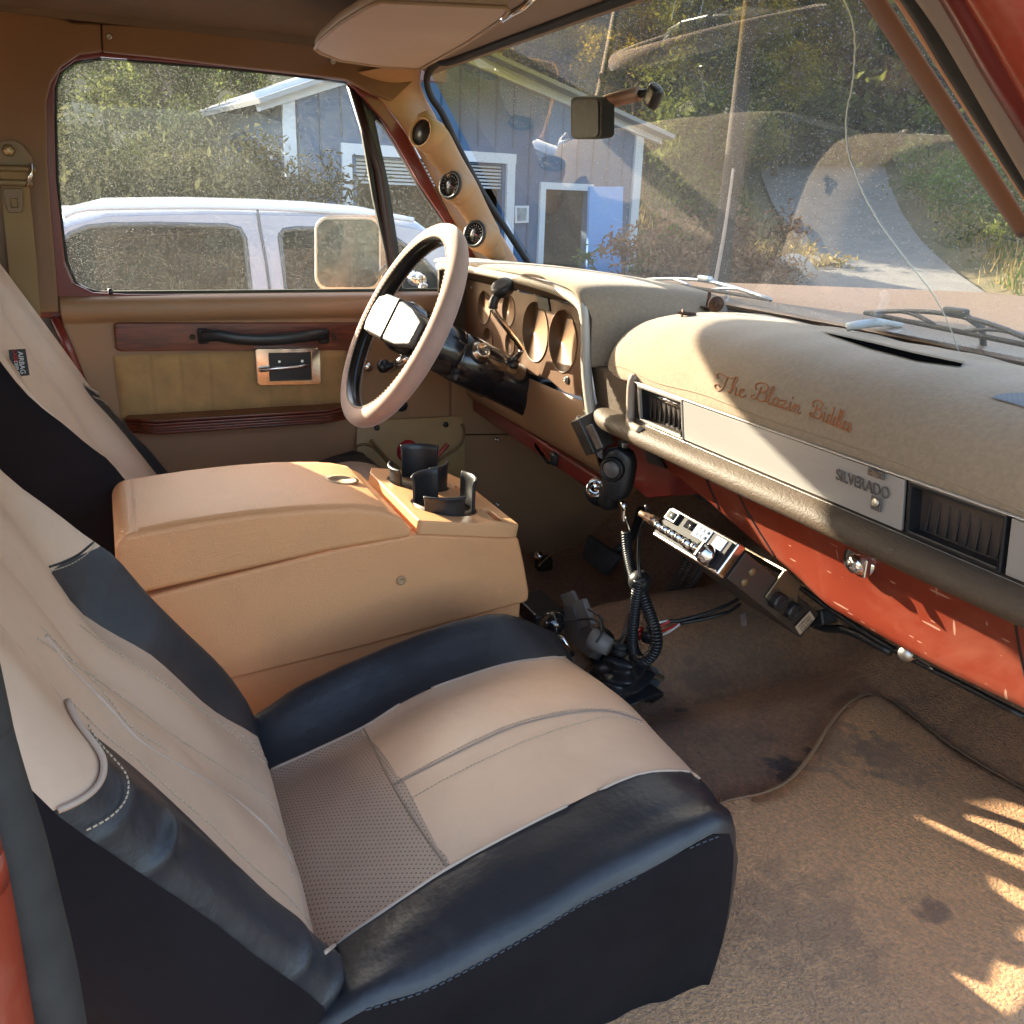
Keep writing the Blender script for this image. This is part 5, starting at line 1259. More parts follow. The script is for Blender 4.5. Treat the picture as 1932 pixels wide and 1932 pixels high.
# microphones
m1 = empty('microphone', tuple(P(1165,892,y=.735))); tag(m1, 'black hand microphone with round mesh front hung on the dash edge', 'microphone', 'hand microphones')
mcr = P(1167,893,y=.735)
prof_ = []
for t in np.linspace(0,1,15):
    h = .060*(t-.5)*2*.75; w = .0275*(1-abs(2*t-1)**3.2)**.45*(1.08-.25*t)+.002
    prof_.append((h, w))
Rm1 = Matrix((Vector((.72,-.66,.0)).normalized(), Vector((.60,.66,-.12)).normalized(), Vector((.02,0,1)))).transposed()
f1 = Vector((.62,-.78,.05)).normalized(); s1_ = Vector((.78,.62,0)).normalized(); u1_ = f1.cross(s1_).normalized(); u1_ = -u1_ if u1_.z < 0 else u1_
rows = []
for h, w in prof_:
    rows.append([mcr+u1_*(-h)+s1_*(w*math.copysign(abs(math.cos(a))**.7, math.cos(a)))+f1*(.017*math.copysign(abs(math.sin(a))**.8, math.sin(a))) for a in np.linspace(0, 2*math.pi, 24, endpoint=False)])
grid('mic_body', rows, BLK, m1, wrap=True, cap=True)
mm = mcr+u1_*.010+f1*.014-s1_*.004
lathe('mic_ring', mm, f1, [(.0205,0),(.0205,.007),(.018,.011),(.0165,.011),(.016,.009),(0,.009)], BLK, m1, seg=32)
lathe('mic_mesh', mm+f1*.0098, f1, [(.0158,0),(.012,.0028),(0,.004)], perf('mic_grille', (.13,.11,.10), s=.0030, axes='xz', rough=.4), m1, seg=28)
V, F = [], []
for i in range(6):
    for j in range(5): box_geo(mcr-u1_*(.018+j*.004)+f1*.0172+s1_*((i-2.5)*.004), (.0012,.0012,.0012), None, V, F)
mesh('mic_holes', V, F, mat('hole_black', (.002,.002,.002), 1.), m1, smooth=False)
box('mic_hanger', mcr+u1_*.047-f1*.006, (.02,.012,.012), STEEL, m1, bevel=.002)
lathe('strain_relief', P(1177,958,y=.745), (0.1,0,-1), [(.0055,-.012),(.0058,.0)]+[(.0055 if k % 2 else .0045, .003*k) for k in range(1,9)]+[(0,.026)], CHR, m1, seg=16)
m2 = empty('microphone', tuple(P(1132,925,y=.755))); tag(m2, 'black and chrome microphone clipped behind the mesh fronted one', 'microphone', 'hand microphones')
c2_ = P(1128,925,y=.765)
lathe('mic_case', c2_, (.55,-.6,.55), [(.018,-.03),(.024,-.022),(.025,.0),(.020,.008)], BLK, m2, seg=26)
lathe('chrome_collar', c2_, (.55,-.6,.55), [(.0205,.006),(.0195,.013),(.015,.017),(.0125,.015),(.012,.010),(0,.009)], CHR, m2, seg=26)
box('mic_grip', P(1148,935,y=.768), (.035,.030,.05), BLK, m2, bevel=.010)
# coiled cords
def coil(name, path, R0, r, turns, m, par, taper=None):
    p = resamp(cat([tuple(q) for q in path], 6), turns*10+1); V = []; pts = []
    tn0 = None
    for i in range(len(p)):
        t = Vector(p[min(i+1, len(p)-1)]-p[max(i-1, 0)]).normalized()
        if tn0 is None: a = t.orthogonal().normalized()
        else: a = (a-t*a.dot(t)).normalized()
        tn0 = t; b = t.cross(a); an = 2*math.pi*i/10
        pts.append(Vector(p[i])+(a*math.cos(an)+b*math.sin(an))*R0)
    return tube(name, pts, r, m, par, seg=6)
cord1 = empty('coiled_cord', tuple(P(1190,1100,y=.74))); tag(cord1, 'long black coiled microphone cord looping down in front of the shift lever', 'cord', 'microphone cords')
tube('cord_lead', [P(1181,975,y=.745), P(1186,990,y=.745), P(1190,1004,y=.742)], .0022, BLK, cord1, smoothn=3)
coil('cord_coil', [P(1181,1004,y=.742), P(1184,1040,y=.738), P(1190,1075,y=.730), P(1196,1095,y=.722)], .0066, .0026, 22, BLK, cord1)
coil('cord_coil', [P(1207,1092,y=.712), P(1200,1130,y=.712), P(1194,1180,y=.712), P(1194,1220,y=.712), P(1205,1243,y=.712), P(1220,1245,y=.714), P(1236,1225,y=.722), P(1238,1195,y=.725), P(1226,1160,y=.725), P(1214,1125,y=.722), P(1208,1108,y=.72)], .0075, .0029, 62, BLK, cord1)
cord2 = empty('straight_cord', tuple(P(1210,1020,y=.70))); tag(cord2, 'thin black cord arching from the CB radio face down to the lever knob', 'cord', 'microphone cords')
pk0 = rp(-.022,-.024,.020)
tube('cord_wire', [pk0, P(1222,976,y=.69), P(1211,992,y=.69), P(1206,1020,y=.70), P(1205,1060,y=.705), P(1208,1092,y=.705)], .0028, BLK, cord2, smoothn=6)
# levers and boot
tl = empty('transfer_case_lever', tuple(P(1175,1225,y=.70))); tag(tl, 'chrome floor lever with black ball knob rising from a rubber boot behind the cord', 'gear lever')
tube('lever_rod', [P(1172,1218,y=.70), P(1184,1180,y=.705), P(1196,1140,y=.71), P(1205,1105,y=.715)], .0055, CHR, tl, smoothn=3, seg=12)
lathe('ball_knob', P(1207,1097,y=.718), (0,0,1), [(.004,-.0185),(.010,-.0155),(.0155,-.010),(.0182,-.003),(.018,.004),(.015,.0105),(.009,.016),(0,.0185)], BLK, tl, seg=28)
bt_ = empty('lever_boot', tuple(PF(1180,1290))); tag(bt_, 'crumpled black rubber boot at the foot of the chrome floor lever', 'lever boot')
lathe('boot_collar', P(1171,1222,y=.70), (.15,0,1), [(.013,-.010),(.014,-.004),(.010,-.002),(.010,.001),(.0135,.003),(.0135,.007),(.009,.009)], RUB, bt_, seg=22)
BOOT = mat('shiny_boot_rubber', (.02,.021,.024), .28, bump=.2, bscale=60)
cb0 = P(1173,1240,y=.70); fb = PF(1175,1300)
rows = []
for i, t in enumerate(np.linspace(0,1,22)):
    c = cb0.lerp(Vector((fb.x, fb.y-.02, fb.z)), t); rad = .012+.062*t**.8+.010*math.sin(t*24)*(.3+t)
    rows.append([c+Vector((math.cos(a)*rad*(1+.22*math.sin(2*a+t*6)+.1*math.sin(5*a+t*9)), math.sin(a)*rad*(1+.2*math.cos(3*a+t*5)), .010*math.sin(3*a+t*8)*t)) for a in np.linspace(0, 2*math.pi, 40, endpoint=False)])
grid('boot_bellows', rows, BOOT, bt_, wrap=True, cap=True, sub=1)
for (u, v, r) in [(1140,1262,.030),(1165,1290,.032),(1195,1290,.026),(1130,1235,.024)]:
    c = PF(u, v)+Vector((0,0,.03)); rows = []
    for ph in np.linspace(.05, math.pi-.05, 10):
        rows.append([c+Vector((r*1.25*math.sin(ph)*math.cos(a), r*math.sin(ph)*math.sin(a), r*math.cos(ph)*.9))*1.0+Vector((.003*math.sin(4*a+ph*3),0,0)) for a in np.linspace(0, 2*math.pi, 18, endpoint=False)])
    grid('boot_fold', rows, BOOT, bt_, wrap=True, cap=True)
plate('boot_flange', [Vector((p.x, p.y, floorz(p.x, p.y)+.006)) for p in [PF(*q) for q in [(1195,1262),(1220,1256),(1240,1268),(1250,1285),(1240,1300),(1215,1310),(1180,1325),(1150,1310)]]], mat('grey_rubber_flange', (.09,.095,.10), .6, var=.3), bt_, depth=(0,0,-.004), bevel=.001)
lathe('flange_screw', PF(1243,1280,.008), (0,0,1), [(.010,0),(.010,.003),(.006,.005),(0,.005)], mat('dull_screw', (.16,.12,.08), .6, metal=.6), bt_, seg=18)
lathe('flange_bolt', PF(1201,1312,.008), (0,0,1), [(.007,0),(.007,.008),(.005,.010),(.004,.016),(0,.016)], CHR, bt_, seg=12)
s2 = empty('floor_shifter', tuple(P(1043,1178,z=.16))); tag(s2, 'short lever with glossy black ball knob beside the console front corner', 'gear lever')
bc_ = P(1043,1175,y=.60)
lathe('ball_knob', bc_, (0,0,1), [(.004,-.021),(.012,-.0165),(.018,-.010),(.0205,-.002),(.0200,.005),(.0165,.012),(.010,.0175),(0,.020)], mat('glossy_ball', (.008,.008,.009), .06, coat=1), s2, seg=32)
tube('lever_rod', [bc_+Vector((0,0,-.018)), P(1062,1205,y=.60), P(1080,1235,y=.62)], .005, CHR, s2)
# grey clips and wires
cl_ = empty('plastic_clip', tuple(P(1090,1150,y=.66))); tag(cl_, 'pair of grey plastic wire clips standing in loose wires by the console', 'clip')
GREYC = mat('grey_clip_plastic', (.20,.18,.165), .5, var=.05)
plate('clip_tongue', [P(u, v, y=.68) for u, v in [(1056,1122),(1077,1115),(1086,1135),(1068,1146),(1064,1142)]], GREYC, cl_, depth=(.0,.008,0), bevel=.001)
plate('clip_tongue', [P(u, v, y=.67) for u, v in [(1077,1141),(1098,1130),(1115,1178),(1090,1188)]], GREYC, cl_, depth=(.0,.010,0), bevel=.001)
plate('clip_base', [P(u, v, y=.665) for u, v in [(1064,1143),(1080,1142),(1093,1188),(1112,1180),(1140,1205),(1110,1240),(1062,1200)]], mat('grey_clip_base', (.12,.11,.105), .55), cl_, depth=(.0,.02,-.01), bevel=.002)
lathe('clip_socket', P(1120,1205,y=.655), (-.8,-.5,.2), [(.014,-.03),(.018,-.01),(.018,.004),(.012,.006),(.011,0),(0,0)], GREYC, cl_, seg=24)
wr_ = empty('loose_wires', tuple(P(1180,1190,y=.75))); tag(wr_, 'red white and black wires running from the lever to under the CB radio', 'wires')
WR = mat('red_wire', (.5,.02,.02), .4); WW = mat('white_wire', (.7,.68,.66), .4)
def wire(uv, m, r=.0022): tube('wire', [P(u, v, y=y) for u, v, y in uv], r, m, wr_, smoothn=6)
wire([(1396,1128,.95),(1370,1142,.90),(1330,1158,.86),(1285,1170,.82),(1262,1172,.80)], BLK, .0035)
wire([(1396,1140,.95),(1372,1155,.90),(1330,1167,.86),(1283,1176,.82)], BLK, .0035)
wire([(1264,1172,.80),(1252,1178,.79),(1240,1184,.78)], WR); wire([(1262,1171,.80),(1250,1173,.79),(1238,1175,.78)], WW)
wire([(1282,1176,.82),(1262,1186,.80),(1246,1191,.78)], WR); wire([(1283,1177,.82),(1262,1192,.80),(1247,1198,.78)], WW)
wire([(1000,1160,.62),(1050,1150,.66),(1060,1147,.67)], BLK); wire([(1110,1150,.66),(1130,1160,.66),(1135,1175,.66),(1135,1195,.65),(1125,1212,.64)], BLK); wire([(1030,1165,.62),(1080,1170,.65),(1120,1168,.66),(1140,1185,.66)], BLK)
wire([(1016,1068,.80),(1035,1050,.86),(1060,1035,.92),(1075,1030,.95)], mat('tan_wire', (.35,.2,.08), .5), .0015)
lathe('connector', P(1217,1196,y=.745), (-.75,-.6,.1), [(.014,-.022),(.014,.0),(.012,.002)], BLK, wr_, seg=22)
lathe('red_cap', P(1208,1195,y=.743), (-.75,-.6,.1), [(.0115,-.004),(.0115,.002),(.006,.004),(0,.004)], WR, wr_, seg=22)
plate('hanging_tag', [P(u, v, y=.93) for u, v in [(1396,1160),(1405,1157),(1408,1181),(1399,1182)]], mat('grey_tag', (.22,.18,.17), .6), wr_, depth=(0,.002,0))
dl = empty('dimmer_switch', tuple(P(1022,1058,x=-.70))); tag(dl, 'small chrome floor switch with bare wire low on the kick panel', 'switch')
lathe('switch_button', P(1016,1048,x=-.62), (.5,-.5,.5), [(.012,0),(.012,.004),(.008,.008),(0,.009)], CHR, dl); box('switch_body', P(1026,1062,x=-.64), (.03,.04,.035), mat('dark_dirty_metal', (.05,.035,.025), .6, metal=.5, var=.5, vscale=60), dl, bevel=.006)
hk = empty('hood_release', tuple(P(1035,855,y=.80))); tag(hk, 'black hood release latch under the driver side dash edge', 'latch')
box('latch_body', P(1032,852,y=.80), (.07,.03,.018), BLK, hk, rot=Matrix.Rotation(R_(18),3,'Y'), bevel=.004); box('latch_handle', P(1052,865,y=.79), (.025,.03,.028), BLK, hk, bevel=.007)
box('floor_wedge', P(1015,1150,y=.64), (.10,.06,.03), BLK, None, bevel=.006)
o = bpy.data.objects['floor_wedge']; o.name = 'seat_belt_stalk'; tag(o, 'short black belt stalk lying beside the front foot of the console', 'belt stalk')

# ================================================================== OUTSIDE
GZ = -1.15
q_ = np.array([-.65,.76]); pr_ = np.array([.76,.65])
LS = [0,9,12,14,16,19,23,28,34,43,50,80]; LC = [-.8,-.8,-1.2,-1.2,-1.1,-1.8,-2.8,-4.0,-4.9,-5.7,-6.2,-8]; HW = [4,3.6,2.8,2.0,1.35,1.4,1.7,2.1,2.2,2.0,1.7,1]
def terr(x, y):
    s = (x-CAM[0])*q_[0]+(y-CAM[1])*q_[1]; l = (x-CAM[0])*pr_[0]+(y-CAM[1])*pr_[1]
    lc = float(np.interp(s, LS, LC)); hw = float(np.interp(s, LS, HW))
    z = GZ+.155*max(0, s-9)
    z += .42*max(0, l-lc-hw)*min(1, max(0,s-3)/8)       # right bank
    z += .34*max(0, (lc-hw-2.0)-l)*min(1, max(0, s-11)/8)         # rise behind the brush
    z += .10*math.sin(x*.9+y*.4)*min(1, max(0, abs(l-lc)-hw)/3)
    return z
def PT(u, v, o=0.): return march(u, v, lambda p: p[2]-terr(p[0], p[1])-o, 2.2, 120, 3000)
GRASSM = mat('dry_ground', (.16,.12,.065), 1., col2=(.07,.075,.03), vscale=1.2, bump=.6, bscale=9)
xs = np.concatenate([-np.geomspace(90, 40, 16), np.linspace(-39, 30, 150)]); ys = np.concatenate([np.linspace(-40, 0, 30), np.linspace(.4, 45, 110), np.linspace(46, 120, 30)])
g = grid('ground', [[Vector((x, y, terr(x, y))) for x in xs] for y in ys], GRASSM); tag(g, kind='structure')
ASP = mat('asphalt_grey', (.20,.19,.175), .9, var=.15, vscale=3, bump=.3, bscale=40, dirt=((.28,.25,.21),.5), dscale=.8)
rl = [(900,800),(1180,610),(1340,563),(1450,531),(1535,501),(1490,445),(1455,385),(1436,335),(1440,290),(1480,250),(1530,222)]
rr_2 = [(2300,900),(2150,730),(1990,635),(1880,575),(1800,520),(1740,465),(1702,410),(1676,350),(1664,295),(1660,250),(1654,222)]
L_ = [PT(*q) for q in rl]; R2 = [PT(*q) for q in rr_2]
rows = []
for a, b in zip(resamp([tuple(p) for p in L_], 60), resamp([tuple(p) for p in R2], 60)):
    rows.append([Vector((a[0]+(b[0]-a[0])*t, a[1]+(b[1]-a[1])*t, terr(a[0]+(b[0]-a[0])*t, a[1]+(b[1]-a[1])*t)+.06)) for t in np.linspace(0,1,16)])
rd = grid('road', rows, ASP); tag(rd, kind='structure')
pvp = [[Vector((x, y, GZ+.02)) for x in np.linspace(-12.2, 4, 20)] for y in np.linspace(-12, 9, 20)]
pv = grid('pavement', pvp, mat('gravel_yard', (.19,.17,.145), 1., var=.25, vscale=12, bump=.8, bscale=60)); tag(pv, kind='structure')

# garage
fw = np.array([-.911,.412]); rgt = np.array([.412,.911])
def gp(u, D):       # ground position seen at column u at depth D
    w = (u-966)/FPX*D; return np.array([CAM[0]+f_[0]/np.hypot(f_[0],f_[1])*D+r_[0]*w, CAM[1]+f_[1]/np.hypot(f_[0],f_[1])*D+r_[1]*w])
GLc, GRc = gp(546, 12.4), gp(1172, 15.6)
wdir = Vector((*(GRc-GLc), 0)); WL = wdir.length; wdir.normalize(); wnm = Vector((wdir.y, -wdir.x, 0)); wnm = wnm if wnm.dot(Vector(CAM)-Vector((*GLc,0))) > 0 else -wnm
G0 = Vector((*GLc, GZ))
def gw(a, z, o=0.): return G0+wdir*a+Vector((0,0,z))+wnm*o
def onwall(u, v, o=0.):
    d = Vector(ray(u, v)); t = (G0+wnm*o-Vector(CAM)).dot(wnm)/d.dot(wnm); return Vector(CAM)+d*t
def wa(u, v): p = onwall(u, v); return ((p-G0).dot(wdir), p.z-GZ)
gar = empty('garage_building', tuple(G0)); tag(gar, 'blue grey garage with white trim, half open roll door and open blue side door', 'garage')
SID = mat('blue_grey_siding', (.062,.125,.225), .8, var=.08, vscale=1.5)
SID2 = mat('blue_siding_batten', (.045,.095,.175), .8)
WT = mat('white_trim_paint', (.62,.66,.72), .6)
aE = wa(546,178)[1]; aR_, zR = wa(832,88); 
aD0, _ = wa(652,300); aD1, zD = wa(962,300); aP0, zP = wa(1022,350); aP1, _ = wa(1112,350)
zE2 = wa(1190,240)[1]; zE = (aE+zE2)/2
ridge = (aR_, wa(832,92)[1])
wallol = [gw(0,0), gw(WL,0), gw(WL,zE), gw(ridge[0],ridge[1]), gw(0,zE)]
plate('front_wall', wallol, SID, gar, holes=[[gw(aD0+.15,.01),gw(aD1-.12,.01),gw(aD1-.12,zD-.1),gw(aD0+.15,zD-.1)],[gw(aP0+.06,.01),gw(aP1,.01),gw(aP1,zP-.05),gw(aP0+.06,zP-.05)]], depth=tuple(-wnm*.15))
V, F = [], []
for a in np.arange(.2, WL, .3):
    if aD0-.1 < a < aD1+.1: z0 = zD+.15
    elif aP0-.1 < a < aP1+.1: z0 = zP+.1
    else: z0 = 0
    zt_ = zE+(ridge[1]-zE)*(a/ridge[0] if a < ridge[0] else (WL-a)/(WL-ridge[0]))
    tube_geo([gw(a,z0,.012), gw(a,zt_-.05,.012)], .014, 4, V, F)
mesh('siding_grooves', V, F, SID2, gar, smooth=False)
V, F = [], []
def beam(p, q, w, d, V, F):
    t = (q-p); L = t.length; t.normalize(); n = t.cross(wnm).normalized(); Rm = Matrix((t, n, wnm)).transposed(); box_geo((p+q)/2, (L, w, d), Rm, V, F)
V, F = [], []; beam(gw(-.35,zE-.12,.06), gw(ridge[0],ridge[1]+.05,.06), .22,.10,V,F); mesh('rake_board', V, F, WT, gar, smooth=False)
V, F = [], []; beam(gw(ridge[0],ridge[1]+.05,.063), gw(WL+.35,zE-.12,.063), .22,.10,V,F); mesh('rake_board', V, F, WT, gar, smooth=False)
for a in (.08, WL-.08):
    V, F = [], []; beam(gw(a,0,.03), gw(a,zE,.03), .16,.05,V,F); mesh('corner_trim', V, F, WT, gar, smooth=False)
V, F = [], []
for p, q in ((gw(aD0,0,.03),gw(aD0,zD,.03)),(gw(aD1,0,.03),gw(aD1,zD,.03)),(gw(aD0-.08,zD,.032),gw(aD1+.08,zD,.032))): beam(p,q,.14,.05,V,F)
mesh('door_trim', V, F, WT, gar, smooth=False)
V, F = [], []
for p, q in ((gw(aP0,0,.03),gw(aP0,zP,.03)),(gw(aP0-.05,zP,.032),gw(aP1+.05,zP,.032))): beam(p,q,.10,.05,V,F)
mesh('side_door_trim', V, F, WT, gar, smooth=False)
zl = wa(800,352)[1]
V, F = [], []
n = 7
for k in range(n): z = zl+(zD-.1-zl)*(k+.5)/n; beam(gw(aD0+.15,z,-.06), gw(aD1-.12,z,-.06), (zD-.1-zl)/n-.02, .03, V, F)
mesh('roll_door', V, F, mat('pale_door_slats', (.42,.44,.46), .6), gar, smooth=False)
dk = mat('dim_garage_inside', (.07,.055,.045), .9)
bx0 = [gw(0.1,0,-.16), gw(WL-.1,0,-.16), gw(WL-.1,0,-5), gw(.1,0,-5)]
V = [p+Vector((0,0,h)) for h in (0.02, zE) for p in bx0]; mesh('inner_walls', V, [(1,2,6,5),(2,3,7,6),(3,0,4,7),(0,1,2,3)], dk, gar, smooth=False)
V = [gw(-.4,zE-.1,.35), gw(ridge[0],ridge[1]+.15,.35), gw(WL+.4,zE-.1,.35), gw(-.4,zE-.1,-6), gw(ridge[0],ridge[1]+.15,-6), gw(WL+.4,zE-.1,-6)]
mesh('roof', V, [(0,1,4,3),(1,2,5,4)], mat('grey_metal_roof', (.32,.33,.34), .5), gar, smooth=False, solid=.06)
V = [gw(0,0,-.16), gw(0,0,-6), gw(0,zE,-6), gw(0,zE,-.16), gw(WL,0,-.16), gw(WL,0,-6), gw(WL,zE,-6), gw(WL,zE,-.16)]
mesh('side_wall', V, [(0,1,2,3),(4,5,6,7)], SID, gar, smooth=False)
nd = [onwall(u, v, .5) for u, v in [(1113,352),(1176,352),(1170,600),(1106,600)]]
plate('blue_door', nd, mat('bright_blue_paint', (.16,.38,.78), .5), gar, depth=tuple(-wnm*.05))
lathe('door_knob', onwall(1163,452,.52), tuple(wnm), [(.03,0),(.03,.02),(.045,.04),(.03,.07),(0,.07)], BLK, gar, seg=12)
so_ = [onwall(u, v, .04) for u, v in [(971,388),(997,388),(996,420),(971,421)]]
so2 = [onwall(u, v, .05) for u, v in [(975,392),(993,392),(992,416),(975,417)]]
sg = plate('framed_sign', so_, WT, gar, depth=tuple(wnm*.02)); plate('sign_print', so2, mat('faded_print', (.25,.30,.33), .7, var=.5, vscale=8), sg, depth=tuple(wnm*.015))

# white vehicle beside
suv = empty('white_suv', (-3.3,-.2,GZ)); tag(suv, 'white SUV parked alongside, seen through the dusty driver window', 'suv')
XS = -3.05
def sp3(u, v, dx=0.): return P(u, v, x=XS+dx)
ztop = P(400,374,x=XS-.25).z
yL, yR = -1.9, sp3(905,470).y
WBL = BODYW
# side profile: roofline in (y,z)
roofp = [(-2.2,sp3(120,520).z-.15),(-2.15,sp3(120,430).z),(sp3(118,392).y,sp3(118,400).z),(sp3(200,378).y,sp3(200,379).z),(sp3(400,372).y,sp3(400,376).z),(sp3(600,376).y,sp3(600,381).z),(sp3(700,384).y,sp3(700,390).z),(sp3(790,402).y,sp3(790,408).z),(sp3(850,440).y,sp3(850,450).z),(sp3(880,480).y,sp3(880,490).z),(sp3(890,490).y,-.15),(sp3(895,545).y,-.50),(sp3(897,545).y,-.62),(sp3(897,545).y,-.85),(-2.3,-.85),(-2.3,.0)]
rc = roofp
rows = []
for dx, sc, dz in ((0.02,1,-.0),(0,1,-.01),(-.05,1,0)):
    pass
zg = sp3(300,405).z
def prof_at(ins, zsc):   # inset the greenhouse
    out = []
    for y, z in rc:
        out.append((y, z if z < .1 else min(z, 9)))
    return out
w1 = [(118,455),(135,440),(165,428),(210,424),(300,423),(430,426),(452,432),(462,450),(472,548),(485,600),(120,600)]
w2 = [(528,445),(535,434),(560,431),(640,432),(700,436),(745,450),(790,480),(835,530),(860,600),(545,600)]
side = [Vector((XS, y, z-.06 if z > .1 else z)) for y, z in rc]
plate('body_side', side, WBL, suv, holes=[[sp3(*q) for q in w1], [sp3(*q) for q in w2]], depth=(-.05,0,0), bevel=.01)
rows = []
for t in np.linspace(0, math.pi/2, 7):
    dx = -.30*(1-math.cos(t))*1.0 ; dzz = .06*math.sin(t)
    rows.append([Vector((XS+dx, y, z-.06+dzz if z > .1 else z)) for y, z in rc[:12]])
rows.append([Vector((XS-1.9, y, z if z > .1 else z)) for y, z in rc[:12]])
grid('body_shell', rows, WBL, suv)
plate('far_side', [Vector((XS-1.9, y, z)) for y, z in rc], WBL, suv, depth=(.03,0,0))
plate('side_window', [sp3(*q, -.02) for q in w1], GL_C, suv); plate('side_window', [sp3(*q, -.02) for q in w2], GL_C, suv)
for w in (w1, w2): tube('window_rubber', [sp3(*q, .0) for q in w]+[sp3(*w[0], .0)], .012, mat('grey_seal', (.10,.11,.12), .6), suv, seg=6)
tube('door_seam', [sp3(485,393,.004), sp3(492,440,.004), sp3(503,500,.004), sp3(516,600,.004)], .006, mat('seam_grey', (.12,.14,.17), .6), suv, smoothn=3)
tube('roof_gutter', [sp3(u, v, .0) for u, v in [(120,408),(150,396),(200,392),(300,390),(400,390),(485,392),(600,397),(700,404),(780,415)]], .012, mat('roof_edge', (.72,.76,.82), .3), suv, smoothn=3)
plate('inside_dark', [(XS-.7,-2.1,-.4),(XS-.7,1.3,-.4),(XS-.7,1.3,.60),(XS-.7,-2.1,.60)], mat('suv_interior', (.05,.13,.19), .9), suv)
for u0, u1, v0 in ((330,440,500),): box('headrest', P(380,500,x=XS-.45), (.2,.30,.35), mat('suv_seat', (.03,.05,.09), .9), suv, bevel=.06)
for y in (-1.2, 2.3):
    lathe('wheel', (XS-.02, y, GZ+.38), (1,0,0), [(.20,.0),(.36,.02),(.38,0),(.38,-.2),(0,-.2)], RUB, suv, seg=24)

# ------------------------------------------------------------------ plants
def leafmat(name, c1, c2, tr=.35):
    m = bpy.data.materials.new(name); m.use_nodes = True; nt = m.node_tree; nt.nodes.clear(); L = nt.links.new
    o = N(nt, 'ShaderNodeOutputMaterial'); d = N(nt, 'ShaderNodeBsdfDiffuse'); t = N(nt, 'ShaderNodeBsdfTranslucent'); mx = N(nt, 'ShaderNodeMixShader', Fac=tr)
    tc = N(nt, 'ShaderNodeTexCoord'); n = N(nt, 'ShaderNodeTexNoise', Scale=1.6, Detail=5); L(tc.outputs['Object'], n.inputs[0])
    g = N(nt, 'ShaderNodeNewGeometry'); ad = N(nt, 'ShaderNodeMath', operation='ADD'); mu = N(nt, 'ShaderNodeMath', operation='MULTIPLY'); mu.inputs[1].default_value = .5; L(g.outputs['Random Per Island'], mu.inputs[0]); L(n.outputs[0], ad.inputs[0]); L(mu.outputs[0], ad.inputs[1])
    r = N(nt, 'ShaderNodeValToRGB'); r.color_ramp.elements[0].position = .45; r.color_ramp.elements[1].position = .95; r.color_ramp.elements[0].color = (*c1, 1); r.color_ramp.elements[1].color = (*c2, 1); L(ad.outputs[0], r.inputs[0])
    L(r.outputs[0], d.inputs[0]); L(r.outputs[0], t.inputs[0]); L(d.outputs[0], mx.inputs[1]); L(t.outputs[0], mx.inputs[2]); L(mx.outputs[0], o.inputs[0]); MATS[name] = m; return m
LG = leafmat('dark_green_leaves', (.030,.045,.015), (.17,.19,.05)); LG2 = leafmat('sunlit_yellow_green_leaves', (.10,.10,.02), (.42,.36,.06), .5)  # LG2 is brighter and yellower, sunlight put into its leaf colour
LB = leafmat('dry_brown_leaves', (.10,.05,.025), (.33,.19,.11), .15); LGR = leafmat('fresh_green_leaves', (.06,.10,.02), (.16,.24,.05)); LDRY = leafmat('dry_grass_blades', (.20,.15,.06), (.40,.31,.13), .3)
LDK = leafmat('shaded_dull_leaves', (.022,.024,.016), (.085,.085,.04))  # darker leaf copy, the shade on these shrubs put into the colour
BARK = mat('brown_bark', (.11,.075,.055), .95, var=.3, vscale=9, bump=1, bscale=18, stretch=(1,1,.25))
def leaves(clumps, nper, ls, rs, elong=1.6):
    """clumps: (center, radius) -> quads"""
    cs = []; 
    for c, r in clumps:
        k = max(6, int(nper*(r**2)))
        d = rs.normal(size=(k, 3)); d /= np.linalg.norm(d, axis=1)[:, None]; rad = r*np.abs(rs.normal(.62, .33, (k, 1)))
        cs.append(np.array(c)+d*rad*np.array([1,1,.75])*(1+.25*np.sin(d[:, [1,2,0]]*4+len(cs))))
    c = np.concatenate(cs); n = len(c)
    a = rs.normal(size=(n, 3)); a /= np.linalg.norm(a, axis=1)[:, None]; b = rs.normal(size=(n, 3)); b -= a*(a*b).sum(1)[:, None]; b /= np.linalg.norm(b, axis=1)[:, None]
    s = ls*rs.uniform(.5, 1.3, (n, 1)); V = np.stack([c-a*s*elong*.5, c-b*s*.35, c+a*s*elong*.5, c+b*s*.35], 1).reshape(-1, 3)
    F = np.arange(n*4).reshape(-1, 4); return V, F
def rawmesh(name, V, F, m, parent=None):
    me = bpy.data.meshes.new(name); me.vertices.add(len(V)); me.vertices.foreach_set('co', np.asarray(V, np.float32).ravel())
    me.loops.add(F.size); me.loops.foreach_set('vertex_index', F.ravel().astype(np.int32)); me.polygons.add(len(F)); me.polygons.foreach_set('loop_start', np.arange(0, F.size, F.shape[1]).astype(np.int32)); me.polygons.foreach_set('loop_total', np.full(len(F), F.shape[1], np.int32))
    me.update(); me.validate(); me.materials.append(m); o = bpy.data.objects.new(name, me); link(o, parent); return o
